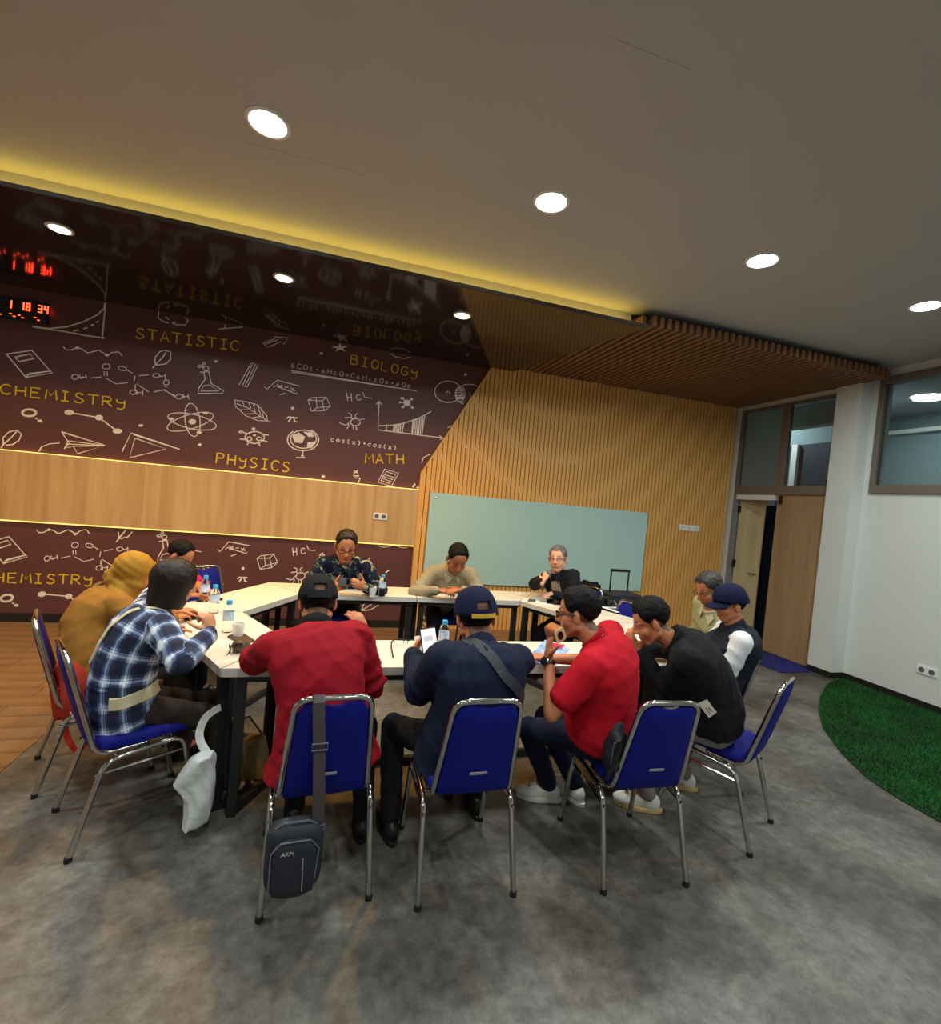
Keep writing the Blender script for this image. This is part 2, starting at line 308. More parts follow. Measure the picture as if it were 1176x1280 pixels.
DOODLES = '''[[["book_drawing",0.012,[[[-3.238,2.68],[-3.032,2.753],[-2.851,2.554],[-3.066,2.477],[-3.238,2.68]],[[-3.169,2.662],[-3.043,2.714],[-3.009,2.675],[-3.13,2.624],[-3.169,2.662]],[[-3.061,2.501],[-2.889,2.566]],[[-3.066,2.477],[-3.037,2.52],[-2.858,2.574]]],[]],["wave_drawing",0.01,[[[-2.772,2.833],[-2.745,2.807],[-2.7,2.815],[-2.656,2.847],[-2.61,2.84],[-2.563,2.808],[-2.518,2.828],[-2.467,2.856],[-2.425,2.836],[-2.386,2.812],[-2.346,2.85],[-2.293,2.867],[-2.265,2.849],[-2.253,2.827]]],[[[-2.634,2.848],[-2.639,2.837],[-2.652,2.831],[-2.665,2.833],[-2.67,2.841],[-2.666,2.852],[-2.653,2.858],[-2.64,2.856],[-2.634,2.848]],[[-2.365,2.819],[-2.371,2.808],[-2.386,2.801],[-2.401,2.803],[-2.408,2.811],[-2.402,2.822],[-2.388,2.829],[-2.372,2.828],[-2.365,2.819]]]],["curve_drawing",0.014,[[[-3.043,2.99],[-2.906,2.995],[-2.753,3.041],[-2.616,3.119],[-2.497,3.215],[-2.447,3.288],[-2.442,3.342]],[[-2.437,3.349],[-2.441,2.972]],[[-3.034,2.988],[-2.749,2.989],[-2.59,2.983],[-2.419,2.987]],[[-2.698,3.009],[-2.655,3.028]],[[-2.612,3.046],[-2.577,3.067]],[[-2.552,3.089],[-2.526,3.109]],[[-2.509,3.129],[-2.484,3.15]],[[-3.021,3.056],[-2.969,3.037]]],[]],["molecule_drawing",0.008,[[[-2.626,2.551],[-2.633,2.53],[-2.653,2.519],[-2.674,2.524],[-2.683,2.542],[-2.676,2.562],[-2.656,2.574],[-2.636,2.569],[-2.626,2.551]],[[-2.614,2.58],[-2.618,2.549],[-2.598,2.537]],[[-2.598,2.537],[-2.58,2.555]],[[-2.562,2.589],[-2.553,2.544]],[[-2.618,2.549],[-2.554,2.562]],[[-2.517,2.557],[-2.423,2.583]],[[-2.353,2.704],[-2.358,2.686],[-2.375,2.673],[-2.396,2.67],[-2.414,2.677],[-2.422,2.692],[-2.416,2.71],[-2.4,2.723],[-2.378,2.726],[-2.36,2.719],[-2.353,2.704]],[[-2.402,2.643],[-2.399,2.596]],[[-2.376,2.647],[-2.37,2.601]],[[-2.385,2.578],[-2.285,2.531],[-2.185,2.56]],[[-2.202,2.695],[-2.211,2.683],[-2.233,2.678],[-2.257,2.681],[-2.276,2.692],[-2.281,2.706],[-2.272,2.718],[-2.25,2.723],[-2.226,2.719],[-2.207,2.709],[-2.202,2.695]],[[-2.2,2.694],[-2.146,2.664]],[[-2.121,2.644],[-2.127,2.588]],[[-2.09,2.649],[-1.998,2.673]],[[-1.895,2.684],[-1.904,2.666],[-1.927,2.656],[-1.951,2.659],[-1.962,2.673],[-1.953,2.69],[-1.93,2.7],[-1.906,2.698],[-1.895,2.684]],[[-1.901,2.687],[-1.871,2.668]],[[-1.846,2.704],[-1.838,2.649]],[[-1.886,2.674],[-1.838,2.693]],[[-2.102,2.56],[-1.986,2.493]],[[-2.115,2.55],[-2.111,2.495]],[[-2.1,2.473],[-2.108,2.454],[-2.129,2.443],[-2.15,2.447],[-2.16,2.464],[-2.153,2.483],[-2.132,2.493],[-2.11,2.489],[-2.1,2.473]],[[-2.098,2.497],[-2.09,2.446]],[[-2.042,2.498],[-2.039,2.45]],[[-2.092,2.471],[-2.041,2.479]],[[-1.938,2.501],[-1.844,2.541],[-1.734,2.476]],[[-1.8,2.623],[-1.807,2.602],[-1.826,2.59],[-1.847,2.595],[-1.856,2.614],[-1.85,2.636],[-1.83,2.647],[-1.81,2.642],[-1.8,2.623]],[[-1.844,2.579],[-1.818,2.57]]],[]],["hydroxyl_drawing",0.008,[[[-1.942,2.499],[-1.852,2.535],[-1.742,2.492]],[[-1.664,2.492],[-1.673,2.472],[-1.697,2.461],[-1.722,2.465],[-1.733,2.482],[-1.724,2.501],[-1.7,2.512],[-1.676,2.509],[-1.664,2.492]],[[-1.662,2.52],[-1.65,2.473]],[[-1.613,2.522],[-1.603,2.472]],[[-1.656,2.493],[-1.608,2.5]]],[]],["leaf_drawing",0.011,[[[-1.969,2.752],[-1.943,2.792],[-1.955,2.862],[-1.911,2.937],[-1.856,2.963],[-1.81,2.948],[-1.807,2.872],[-1.846,2.817],[-1.915,2.792],[-1.943,2.792]],[[-1.943,2.792],[-1.879,2.883],[-1.848,2.953]]],[]],["bond_drawing",0.013,[[[-2.68,2.177],[-2.416,2.16],[-2.246,2.04]]],[[[-2.639,2.183],[-2.646,2.165],[-2.666,2.151],[-2.691,2.148],[-2.712,2.156],[-2.721,2.172],[-2.714,2.19],[-2.694,2.203],[-2.669,2.207],[-2.648,2.199],[-2.639,2.183]],[[-2.378,2.165],[-2.384,2.146],[-2.402,2.133],[-2.425,2.13],[-2.444,2.138],[-2.453,2.154],[-2.447,2.173],[-2.429,2.186],[-2.406,2.189],[-2.387,2.181],[-2.378,2.165]],[[-2.2,2.046],[-2.207,2.029],[-2.228,2.016],[-2.255,2.012],[-2.277,2.02],[-2.287,2.035],[-2.279,2.053],[-2.258,2.066],[-2.232,2.069],[-2.209,2.062],[-2.2,2.046]]]],["magnifier_drawing",0.013,[[[-2.956,2.136],[-2.961,2.118],[-2.977,2.102],[-3.002,2.091],[-3.03,2.087],[-3.055,2.091],[-3.073,2.102],[-3.08,2.118],[-3.075,2.136],[-3.058,2.152],[-3.034,2.163],[-3.006,2.167],[-2.981,2.163],[-2.963,2.152],[-2.956,2.136]],[[-2.966,2.134],[-2.97,2.121],[-2.984,2.108],[-3.005,2.099],[-3.028,2.096],[-3.049,2.099],[-3.064,2.108],[-3.07,2.12],[-3.066,2.133],[-3.052,2.146],[-3.031,2.155],[-3.008,2.158],[-2.987,2.155],[-2.972,2.147],[-2.966,2.134]],[[-2.964,2.081],[-2.942,2.072]],[[-2.929,2.066],[-2.902,2.044]]],[[[-2.9,2.06],[-2.906,2.048],[-2.921,2.042],[-2.937,2.044],[-2.945,2.054],[-2.939,2.065],[-2.923,2.072],[-2.907,2.07],[-2.9,2.06]]]],["sprig_drawing",0.011,[[[-3.227,1.746],[-3.211,1.788],[-3.218,1.848],[-3.175,1.913],[-3.109,1.941],[-3.07,1.904],[-3.085,1.842],[-3.131,1.794],[-3.192,1.776]],[[-3.21,1.781],[-3.148,1.864],[-3.108,1.929]]],[]],["paper_plane_drawing",0.009,[[[-2.736,1.974],[-2.344,1.878],[-2.583,1.764],[-2.626,1.836],[-2.702,1.804],[-2.674,1.877],[-2.736,1.974]],[[-2.675,1.885],[-2.351,1.877]],[[-2.692,1.852],[-2.35,1.873]],[[-2.702,1.799],[-2.655,1.872]],[[-2.626,1.836],[-2.35,1.873]],[[-2.728,1.966],[-2.364,1.884]],[[-2.914,1.748],[-2.894,1.796],[-2.833,1.834],[-2.742,1.856]]],[]],["set_square_drawing",0.01,[[[-2.189,1.831],[-2.12,2.038],[-1.652,1.918],[-2.187,1.703],[-2.202,1.718],[-2.189,1.831]],[[-2.082,1.987],[-1.781,1.908],[-2.116,1.775],[-2.082,1.987]],[[-2.12,2.038],[-1.659,1.922]],[[-2.101,2.024],[-1.681,1.926]]],[]],["atom_drawing",0.009,[[[-1.313,2.212],[-1.324,2.192],[-1.351,2.176],[-1.391,2.164],[-1.443,2.156],[-1.501,2.154],[-1.564,2.158],[-1.625,2.167],[-1.681,2.181],[-1.728,2.199],[-1.763,2.219],[-1.784,2.24],[-1.79,2.26],[-1.78,2.28],[-1.754,2.296],[-1.715,2.308],[-1.665,2.316],[-1.607,2.318],[-1.545,2.315],[-1.484,2.306],[-1.427,2.292],[-1.378,2.275],[-1.341,2.255],[-1.319,2.233],[-1.313,2.212]],[[-1.48,2.274],[-1.473,2.228],[-1.472,2.183],[-1.476,2.143],[-1.485,2.11],[-1.499,2.087],[-1.516,2.076],[-1.536,2.077],[-1.556,2.089],[-1.577,2.113],[-1.595,2.147],[-1.611,2.187],[-1.622,2.232],[-1.629,2.279],[-1.63,2.323],[-1.626,2.363],[-1.617,2.395],[-1.604,2.418],[-1.587,2.43],[-1.567,2.429],[-1.546,2.417],[-1.526,2.393],[-1.507,2.36],[-1.492,2.32],[-1.48,2.274]],[[-1.351,2.334],[-1.353,2.311],[-1.369,2.283],[-1.399,2.252],[-1.441,2.219],[-1.491,2.187],[-1.547,2.159],[-1.604,2.135],[-1.659,2.118],[-1.708,2.109],[-1.747,2.108],[-1.774,2.115],[-1.787,2.131],[-1.786,2.152],[-1.771,2.18],[-1.742,2.21],[-1.701,2.243],[-1.651,2.274],[-1.596,2.303],[-1.539,2.327],[-1.484,2.345],[-1.434,2.355],[-1.394,2.356],[-1.366,2.349],[-1.351,2.334]]],[[[-1.512,2.239],[-1.518,2.221],[-1.536,2.208],[-1.56,2.204],[-1.579,2.213],[-1.588,2.229],[-1.582,2.247],[-1.564,2.26],[-1.54,2.263],[-1.521,2.255],[-1.512,2.239]],[[-1.728,2.239],[-1.734,2.227],[-1.752,2.22],[-1.77,2.222],[-1.779,2.232],[-1.772,2.245],[-1.754,2.252],[-1.736,2.25],[-1.728,2.239]],[[-1.4,2.35],[-1.408,2.337],[-1.428,2.329],[-1.449,2.331],[-1.459,2.342],[-1.451,2.354],[-1.431,2.362],[-1.41,2.36],[-1.4,2.35]],[[-1.45,2.129],[-1.456,2.114],[-1.475,2.106],[-1.494,2.109],[-1.502,2.122],[-1.496,2.137],[-1.477,2.145],[-1.458,2.142],[-1.45,2.129]]]],["flask_drawing",0.01,[[[-1.479,2.785],[-1.459,2.715],[-1.511,2.616],[-1.518,2.55],[-1.278,2.583],[-1.265,2.613],[-1.397,2.675],[-1.428,2.793]],[[-1.468,2.639],[-1.494,2.578],[-1.317,2.605],[-1.41,2.656],[-1.468,2.639]],[[-1.433,2.834],[-1.44,2.814],[-1.458,2.803],[-1.477,2.808],[-1.486,2.825],[-1.48,2.844],[-1.462,2.855],[-1.443,2.851],[-1.433,2.834]],[[-1.489,2.849],[-1.502,2.835],[-1.528,2.831],[-1.542,2.84],[-1.529,2.854],[-1.503,2.858],[-1.489,2.849]],[[-1.468,2.882],[-1.475,2.869],[-1.489,2.867],[-1.497,2.877],[-1.491,2.889],[-1.476,2.892],[-1.468,2.882]],[[-1.515,2.779],[-1.421,2.803]]],[[[-1.348,2.927],[-1.353,2.915],[-1.366,2.909],[-1.38,2.911],[-1.386,2.92],[-1.381,2.932],[-1.368,2.938],[-1.354,2.936],[-1.348,2.927]]]],["ruler_drawing",0.008,[[[-1.015,2.961],[-0.942,2.957],[-1.034,2.69],[-1.119,2.702],[-1.015,2.961]],[[-0.999,2.947],[-1.081,2.708]],[[-0.968,2.952],[-1.057,2.695]]],[]],["square_root_drawing",0.009,[[[-0.856,2.721],[-0.828,2.701],[-0.729,2.818],[-0.485,2.788]],[[-0.762,2.732],[-0.74,2.752],[-0.51,2.693],[-0.508,2.716]],[[-0.726,2.771],[-0.667,2.738]],[[-0.67,2.772],[-0.714,2.731]],[[-0.644,2.75],[-0.604,2.756]],[[-0.579,2.751],[-0.528,2.725]],[[-0.539,2.757],[-0.569,2.719]],[[-0.693,2.657],[-0.63,2.683]]],[]],["feather_drawing",0.008,[[[-1.152,2.53],[-1.006,2.526],[-0.911,2.509],[-0.808,2.402],[-0.796,2.344],[-0.756,2.336]],[[-1.152,2.53],[-1.132,2.457],[-1.025,2.372],[-0.898,2.335],[-0.796,2.344]],[[-1.126,2.492],[-1.001,2.459],[-0.804,2.348]],[[-1.068,2.525],[-1.048,2.473]],[[-1.006,2.526],[-0.978,2.463]],[[-0.958,2.508],[-0.928,2.427]],[[-0.91,2.498],[-0.871,2.401]],[[-0.868,2.461],[-0.838,2.372]],[[-1.091,2.43],[-0.999,2.443]],[[-1.042,2.386],[-0.927,2.411]],[[-0.962,2.355],[-0.87,2.385]]],[]],["virus_drawing",0.012,[[[-0.813,2.154],[-0.819,2.127],[-0.839,2.103],[-0.871,2.084],[-0.909,2.074],[-0.948,2.075],[-0.982,2.085],[-1.005,2.104],[-1.015,2.129],[-1.009,2.155],[-0.989,2.18],[-0.957,2.198],[-0.919,2.209],[-0.88,2.208],[-0.846,2.198],[-0.823,2.179],[-0.813,2.154]],[[-0.838,2.134],[-0.845,2.119],[-0.865,2.11],[-0.885,2.114],[-0.894,2.127],[-0.887,2.142],[-0.868,2.151],[-0.848,2.147],[-0.838,2.134]],[[-0.942,2.121],[-0.948,2.103],[-0.965,2.094],[-0.983,2.099],[-0.992,2.115],[-0.986,2.132],[-0.969,2.141],[-0.951,2.137],[-0.942,2.121]],[[-0.928,2.213],[-0.933,2.241]],[[-0.995,2.174],[-1.058,2.191]],[[-0.997,2.106],[-1.067,2.105]],[[-0.972,2.075],[-0.985,2.048]],[[-0.863,2.08],[-0.853,2.052]],[[-0.818,2.119],[-0.773,2.108]],[[-0.831,2.186],[-0.768,2.185]],[[-0.917,2.238],[-0.924,2.225],[-0.939,2.223],[-0.948,2.234],[-0.941,2.246],[-0.926,2.248],[-0.917,2.238]],[[-1.045,2.187],[-1.052,2.175],[-1.067,2.173],[-1.076,2.183],[-1.069,2.196],[-1.054,2.198],[-1.045,2.187]]],[[[-0.898,2.169],[-0.906,2.156],[-0.925,2.154],[-0.935,2.164],[-0.926,2.177],[-0.908,2.179],[-0.898,2.169]]]],["pi_drawing",0.016,[[[-0.597,2.4],[-0.577,2.42],[-0.48,2.421]],[[-0.545,2.417],[-0.573,2.365]],[[-0.521,2.421],[-0.504,2.378],[-0.481,2.374]]],[[[-0.519,2.528],[-0.524,2.515],[-0.537,2.508],[-0.551,2.511],[-0.558,2.522],[-0.553,2.535],[-0.54,2.542],[-0.526,2.539],[-0.519,2.528]]]],["cube_drawing",0.008,[[[-0.38,2.644],[-0.334,2.522],[-0.191,2.546],[-0.128,2.608],[-0.18,2.706],[-0.338,2.677],[-0.38,2.644]],[[-0.38,2.644],[-0.227,2.655],[-0.18,2.706]],[[-0.227,2.655],[-0.191,2.546]],[[-0.293,2.68],[-0.275,2.568],[-0.128,2.608]],[[-0.275,2.568],[-0.334,2.522]]],[]],["globe_drawing",0.012,[[[-0.321,2.299],[-0.284,2.284],[-0.255,2.262],[-0.235,2.235],[-0.226,2.205],[-0.227,2.173],[-0.24,2.141],[-0.262,2.111],[-0.293,2.086],[-0.331,2.067],[-0.373,2.056],[-0.416,2.052],[-0.458,2.056],[-0.496,2.068],[-0.528,2.087],[-0.551,2.112],[-0.564,2.141],[-0.567,2.172],[-0.56,2.204],[-0.542,2.234],[-0.515,2.261]],[[-0.25,2.205],[-0.256,2.168],[-0.278,2.133],[-0.315,2.104],[-0.361,2.086],[-0.41,2.08],[-0.457,2.087],[-0.497,2.106],[-0.524,2.135],[-0.535,2.169],[-0.53,2.206],[-0.508,2.241],[-0.472,2.269],[-0.427,2.287],[-0.377,2.294],[-0.329,2.287],[-0.289,2.269],[-0.262,2.24],[-0.25,2.205]],[[-0.388,2.061],[-0.394,1.984]],[[-0.457,1.964],[-0.357,1.976]],[[-0.407,1.995],[-0.371,1.995]]],[[[-0.519,2.209],[-0.452,2.256],[-0.377,2.215],[-0.406,2.135],[-0.49,2.137]],[[-0.405,2.274],[-0.309,2.274],[-0.281,2.227],[-0.341,2.219]],[[-0.348,2.155],[-0.253,2.179],[-0.295,2.098],[-0.347,2.091]]]],["hcl_drawing",0.009,[[[0.044,2.787],[0.063,2.697]],[[0.093,2.791],[0.108,2.7]],[[0.054,2.735],[0.104,2.75]],[[0.201,2.788],[0.163,2.786],[0.153,2.746],[0.178,2.72],[0.215,2.739]],[[0.223,2.824],[0.254,2.77],[0.337,2.769]]],[]],["ring_drawing",0.01,[[[0.228,2.468],[0.222,2.446],[0.203,2.427],[0.175,2.418],[0.147,2.42],[0.125,2.433],[0.115,2.453],[0.121,2.475],[0.14,2.493],[0.168,2.503],[0.197,2.501],[0.219,2.488],[0.228,2.468]],[[0.123,2.469],[0.088,2.445],[0.1,2.408],[0.079,2.366]],[[-0.009,2.428],[0.053,2.411],[0.089,2.426]],[[0.078,2.56],[0.117,2.546],[0.121,2.498],[0.141,2.487]],[[0.191,2.566],[0.159,2.542],[0.173,2.515]],[[0.225,2.503],[0.272,2.513]],[[0.147,2.414],[0.157,2.367]],[[0.181,2.419],[0.193,2.366]],[[0.046,2.498],[0.111,2.507]]],[]],["graph_drawing",0.012,[[[0.427,2.743],[0.441,2.404],[1.247,2.406]],[[0.395,2.707],[0.426,2.747],[0.461,2.712]],[[1.199,2.43],[1.251,2.406],[1.212,2.381]],[[0.442,2.453],[0.588,2.476],[0.743,2.523],[0.898,2.598],[0.995,2.658],[1.068,2.715]],[[0.537,2.486],[0.54,2.407]],[[0.63,2.488],[0.624,2.398]],[[0.743,2.517],[0.734,2.402]],[[0.856,2.572],[0.851,2.403]],[[0.992,2.647],[0.977,2.402]],[[0.646,2.49],[0.638,2.399]],[[0.661,2.496],[0.656,2.402]],[[0.677,2.502],[0.673,2.404]],[[0.692,2.508],[0.691,2.406]],[[0.708,2.514],[0.709,2.408]],[[0.863,2.579],[0.859,2.404]],[[0.881,2.588],[0.879,2.406]],[[0.898,2.596],[0.899,2.409]],[[0.916,2.605],[0.919,2.411]],[[0.933,2.613],[0.939,2.414]],[[0.951,2.622],[0.96,2.416]],[[0.969,2.63],[0.98,2.419]]],[]],["star_molecule_drawing",0.01,[[[0.671,2.772],[0.76,2.776],[0.816,2.834]],[[0.696,2.826],[0.76,2.776],[0.836,2.726]],[[0.76,2.776],[0.715,2.719]]],[[[0.804,2.782],[0.798,2.757],[0.777,2.74],[0.75,2.736],[0.727,2.747],[0.717,2.769],[0.723,2.794],[0.744,2.811],[0.771,2.815],[0.794,2.804],[0.804,2.782]],[[0.724,2.826],[0.718,2.814],[0.702,2.807],[0.684,2.809],[0.676,2.819],[0.682,2.831],[0.699,2.838],[0.716,2.836],[0.724,2.826]],[[0.695,2.772],[0.687,2.759],[0.669,2.756],[0.659,2.767],[0.667,2.78],[0.685,2.783],[0.695,2.772]],[[0.737,2.72],[0.727,2.707],[0.706,2.704],[0.694,2.714],[0.704,2.728],[0.725,2.731],[0.737,2.72]],[[0.83,2.83],[0.823,2.813],[0.805,2.81],[0.794,2.825],[0.802,2.841],[0.82,2.844],[0.83,2.83]],[[0.85,2.728],[0.842,2.715],[0.824,2.712],[0.814,2.723],[0.822,2.736],[0.84,2.739],[0.85,2.728]]]],["venn_drawing",0.01,[[[1.432,3.013],[1.428,2.974],[1.411,2.937],[1.382,2.903],[1.343,2.876],[1.297,2.859],[1.248,2.852],[1.201,2.856],[1.158,2.87],[1.124,2.894],[1.101,2.925],[1.091,2.962],[1.094,3.0],[1.111,3.037],[1.14,3.07],[1.178,3.097],[1.224,3.115],[1.272,3.122],[1.32,3.119],[1.363,3.105],[1.398,3.081],[1.421,3.05],[1.432,3.013]],[[1.709,3.018],[1.706,2.98],[1.688,2.942],[1.658,2.909],[1.617,2.883],[1.57,2.865],[1.521,2.858],[1.472,2.862],[1.428,2.876],[1.394,2.899],[1.37,2.93],[1.36,2.965],[1.363,3.003],[1.38,3.039],[1.41,3.072],[1.449,3.099],[1.496,3.117],[1.545,3.124],[1.594,3.121],[1.638,3.108],[1.674,3.084],[1.698,3.054],[1.709,3.018]],[[1.479,2.993],[1.476,2.952],[1.462,2.917],[1.438,2.895],[1.41,2.891],[1.383,2.905],[1.362,2.935],[1.352,2.974],[1.355,3.016],[1.369,3.051],[1.393,3.073],[1.421,3.077],[1.448,3.063],[1.469,3.033],[1.479,2.993]],[[1.237,2.967],[1.255,2.995],[1.281,2.984],[1.283,2.964]],[[1.541,3.023],[1.553,2.963],[1.581,2.988]],[[1.357,3.037],[1.458,3.052]],[[1.359,3.017],[1.46,3.032]],[[1.361,2.996],[1.462,3.012]],[[1.363,2.976],[1.464,2.991]],[[1.365,2.956],[1.466,2.971]],[[1.367,2.936],[1.468,2.951]],[[1.369,2.915],[1.47,2.93]]],[]],["leaf_outline_drawing",0.01,[[[1.008,2.065],[1.022,2.134],[1.101,2.184],[1.266,2.209],[1.23,2.137],[1.131,2.079],[1.008,2.065]],[[1.012,2.072],[1.165,2.164]]],[]],["calculator_drawing",0.008,[[[0.565,1.942],[0.737,1.91],[0.662,1.742],[0.495,1.776],[0.565,1.942]],[[0.587,1.915],[0.703,1.887],[0.687,1.849],[0.565,1.876],[0.587,1.915]],[[0.553,1.851],[0.675,1.824]],[[0.542,1.826],[0.663,1.798]],[[0.528,1.799],[0.65,1.771]],[[0.562,1.872],[0.529,1.793]]],[]],["fraction_drawing",0.012,[[[0.195,1.889],[0.255,1.856]],[[0.248,1.894],[0.202,1.85]],[[0.197,1.824],[0.27,1.826]],[[0.218,1.801],[0.285,1.8],[0.261,1.742],[0.215,1.728]]],[]],["moon_drawing",0.02,[[[1.015,1.807],[0.95,1.801],[0.923,1.757],[0.953,1.726]],[[0.974,1.762],[1.021,1.746]]],[]],["underline_drawing",0.009,[[[-0.592,2.95],[0.867,2.936]],[[-0.582,2.933],[0.606,2.936]]],[]],["star_drawing",0.006,[[[-0.169,3.293],[0.004,3.33]]],[[[-0.169,3.289],[-0.102,3.311],[-0.078,3.353],[-0.064,3.316],[0.004,3.33],[-0.044,3.296],[-0.004,3.265],[-0.072,3.278],[-0.128,3.243],[-0.108,3.285]]]],["ellipse_drawing",0.009,[[[0.508,3.334],[0.574,3.306],[0.673,3.303],[0.747,3.332]],[[0.508,3.334],[0.609,3.358],[0.746,3.336]]],[]],["arrow_drawing",0.009,[[[-0.909,3.206],[-0.789,3.278],[-0.798,3.299],[-0.648,3.313],[-0.697,3.227],[-0.716,3.258],[-0.852,3.171],[-0.909,3.206]],[[-0.878,3.203],[-0.749,3.277]]],[]],["angle_drawing",0.009,[[[-1.373,3.276],[-1.129,3.345]],[[-1.129,3.345],[-1.237,3.362]],[[-1.308,3.299],[-1.303,3.341],[-1.283,3.37]]],[]],["recycle_drawing",0.011,[[[-1.952,3.354],[-1.952,3.289],[-1.898,3.256],[-1.853,3.254]],[[-1.811,3.257],[-1.76,3.232],[-1.793,3.276],[-1.82,3.255]],[[-1.762,3.253],[-1.693,3.258],[-1.668,3.311],[-1.699,3.338]],[[-1.882,3.313],[-1.852,3.287]],[[-1.936,3.39],[-1.89,3.42]],[[-1.842,3.43],[-1.765,3.435],[-1.704,3.403]]],[]],["bell_drawing",0.01,[[[-2.266,3.324],[-2.194,3.36]]],[[[-2.185,3.329],[-2.196,3.3],[-2.227,3.283],[-2.258,3.288],[-2.273,3.312],[-2.262,3.341],[-2.232,3.359],[-2.2,3.354],[-2.185,3.329]]]],["comma_drawing",0.008,[[[-0.442,3.384],[-0.431,3.343]]],[[[-0.412,3.338],[-0.417,3.313],[-0.432,3.3],[-0.449,3.307],[-0.457,3.33],[-0.453,3.355],[-0.438,3.368],[-0.421,3.361],[-0.412,3.338]]]],["dot_drawing",0.006,[],[[[-1.442,1.996],[-1.446,1.985],[-1.46,1.979],[-1.473,1.982],[-1.48,1.991],[-1.475,2.002],[-1.462,2.008],[-1.448,2.006],[-1.442,1.996]]]],["dot_drawing",0.006,[],[[[-2.011,2.132],[-2.017,2.121],[-2.033,2.114],[-2.05,2.116],[-2.058,2.125],[-2.052,2.136],[-2.035,2.143],[-2.018,2.141],[-2.011,2.132]]]],["dot_drawing",0.006,[],[[[-0.257,3.202],[-0.262,3.19],[-0.276,3.183],[-0.29,3.185],[-0.297,3.195],[-0.292,3.206],[-0.278,3.213],[-0.264,3.211],[-0.257,3.202]]]],["dot_drawing",0.006,[],[[[1.483,3.238],[1.478,3.225],[1.464,3.218],[1.448,3.22],[1.441,3.231],[1.446,3.243],[1.461,3.25],[1.476,3.248],[1.483,3.238]]]],["dot_drawing",0.006,[],[[[-0.121,1.782],[-0.126,1.77],[-0.139,1.764],[-0.154,1.767],[-0.161,1.777],[-0.156,1.789],[-0.142,1.795],[-0.127,1.792],[-0.121,1.782]]]],["dash_drawing",0.014,[[[1.294,2.541],[1.347,2.577]]],[]]],[["CHEMISTRY",[-3.264,2.285],[-2.149,2.291],0.086,0.02,"y"],["STATISTIC",[-2.143,3.037],[-1.112,3.077],0.095,0.02,"y"],["BIOLOGY",[0.058,3.137],[0.894,3.092],0.095,0.018,"y"],["PHYSICS",[-1.286,1.811],[-0.484,1.788],0.1,0.02,"y"],["MATH",[0.327,1.989],[0.827,2.031],0.102,0.02,"y"],["6CO2+6H2O=C6H12O6+6O2",[-0.595,2.986],[0.815,2.96],0.055,0.008,"w"],["cos(x)+cos(x)",[-0.088,2.2],[0.709,2.188],0.061,0.011,"w"]]]'''
# ---------------------------------------------------------------- room shell
YB = 5.855      # front of the slat wall
YM = 5.91       # mural plane
XW = 5.83; XC = 5.64; XD = 5.705
wb = sempty('wall_back')
MB().box((-5.2, YM, 0), (6.6, YM + 0.12, 3.7)).build('plaster_core', 'wall', wb)
mur = MB().box((-5.2, YM - 0.004, 0.0), (2.0, YM, Z_SOFFIT + 0.02)).build('mural_panel', 'mural', wb)
MB().box((-5.2, YM - 0.02, 0), (1.0, YM - 0.004, 0.085)).build('skirting', 'base', wb)

# floor
fl = MB().box((-5.3, -4.2, -0.12), (9.2, 8.4, 0.0)).build('floor', 'floor'); struct(fl)
random.seed(4)
PW = 0.155
plank_meshes = []
for L in (1.2, 0.75, 0.5):
    mb = MB().box((0, 0, 0.0005), (L - 0.004, PW - 0.004, 0.004))
    plank_meshes.append((L, mb.mesh('plank', 'plank')))
def plank_row(y, x0, x1):
    x = x0
    while x < x1 - 0.06:
        cand = [p for p in plank_meshes if p[0] <= x1 - x + 1e-3]
        L, me = (random.choice(cand[:2]) if len(cand) > 1 else (cand[0] if cand else plank_meshes[-1]))
        o = bpy.data.objects.new('plank', me); col.objects.link(o); o.parent = fl; o.location = (x, y, 0)
        if not cand or L > x1 - x: o.scale = ((x1 - x) / L, 1, 1)
        x += L
y = 0.9
while y < 4.88:
    plank_row(y, -1.56 - 2.4 - random.choice([0, 0.35, 0.7]), -1.56); y += PW
while y + PW < 5.90:
    plank_row(y, -4.4 + random.choice([0, 0.35, 0.7]), 5.66); y += PW

# ceiling
ce = MB().box((-5.3, -4.2, Z_CEIL), (6.4, 6.1, Z_CEIL + 0.1)).build('ceiling', 'ceil'); struct(ce)
gr = MB()
gr.box((-0.146, -4, Z_CEIL - 0.0015), (-0.141, 4.1, Z_CEIL + 0.001))
gr.box((-0.72, 3.045, Z_CEIL - 0.0015), (0.02, 3.049, Z_CEIL + 0.001))
gr.box((0.95, 2.955, Z_CEIL - 0.0015), (1.02, 2.96, Z_CEIL + 0.001))
gr.box((0.9, 1.78, Z_CEIL - 0.0015), (1.3, 1.784, Z_CEIL + 0.001))
gr.build('board_joint', mat('joint filler', rgb(190, 184, 174), 0.9), ce)

# glossy dark soffit over the mural and its cove
SX0, SX1 = -5.2, 2.569
sf = sempty('trim_1')
poly = [(SX0, 3.81), (2.60, 3.81), (2.06, YM), (SX0, YM)]
MB().prism(poly, Z_SOFFIT, Z_SOFFIT + 0.03).build('gloss_panel', 'gloss', sf)
MB().box((SX0, 3.80, Z_SOFFIT - 0.001), (2.60, 3.812, Z_SOFFIT + 0.028)).build('fascia', 'fascia', sf)
MB().box((SX0, 4.02, Z_SOFFIT + 0.03), (2.55, 4.05, Z_CEIL)).build('cove_riser', 'ceil', sf)
MB().box((SX0, 3.955, Z_SOFFIT + 0.032), (2.50, 3.985, Z_SOFFIT + 0.042)).build('led_strip', 'cove', sf)

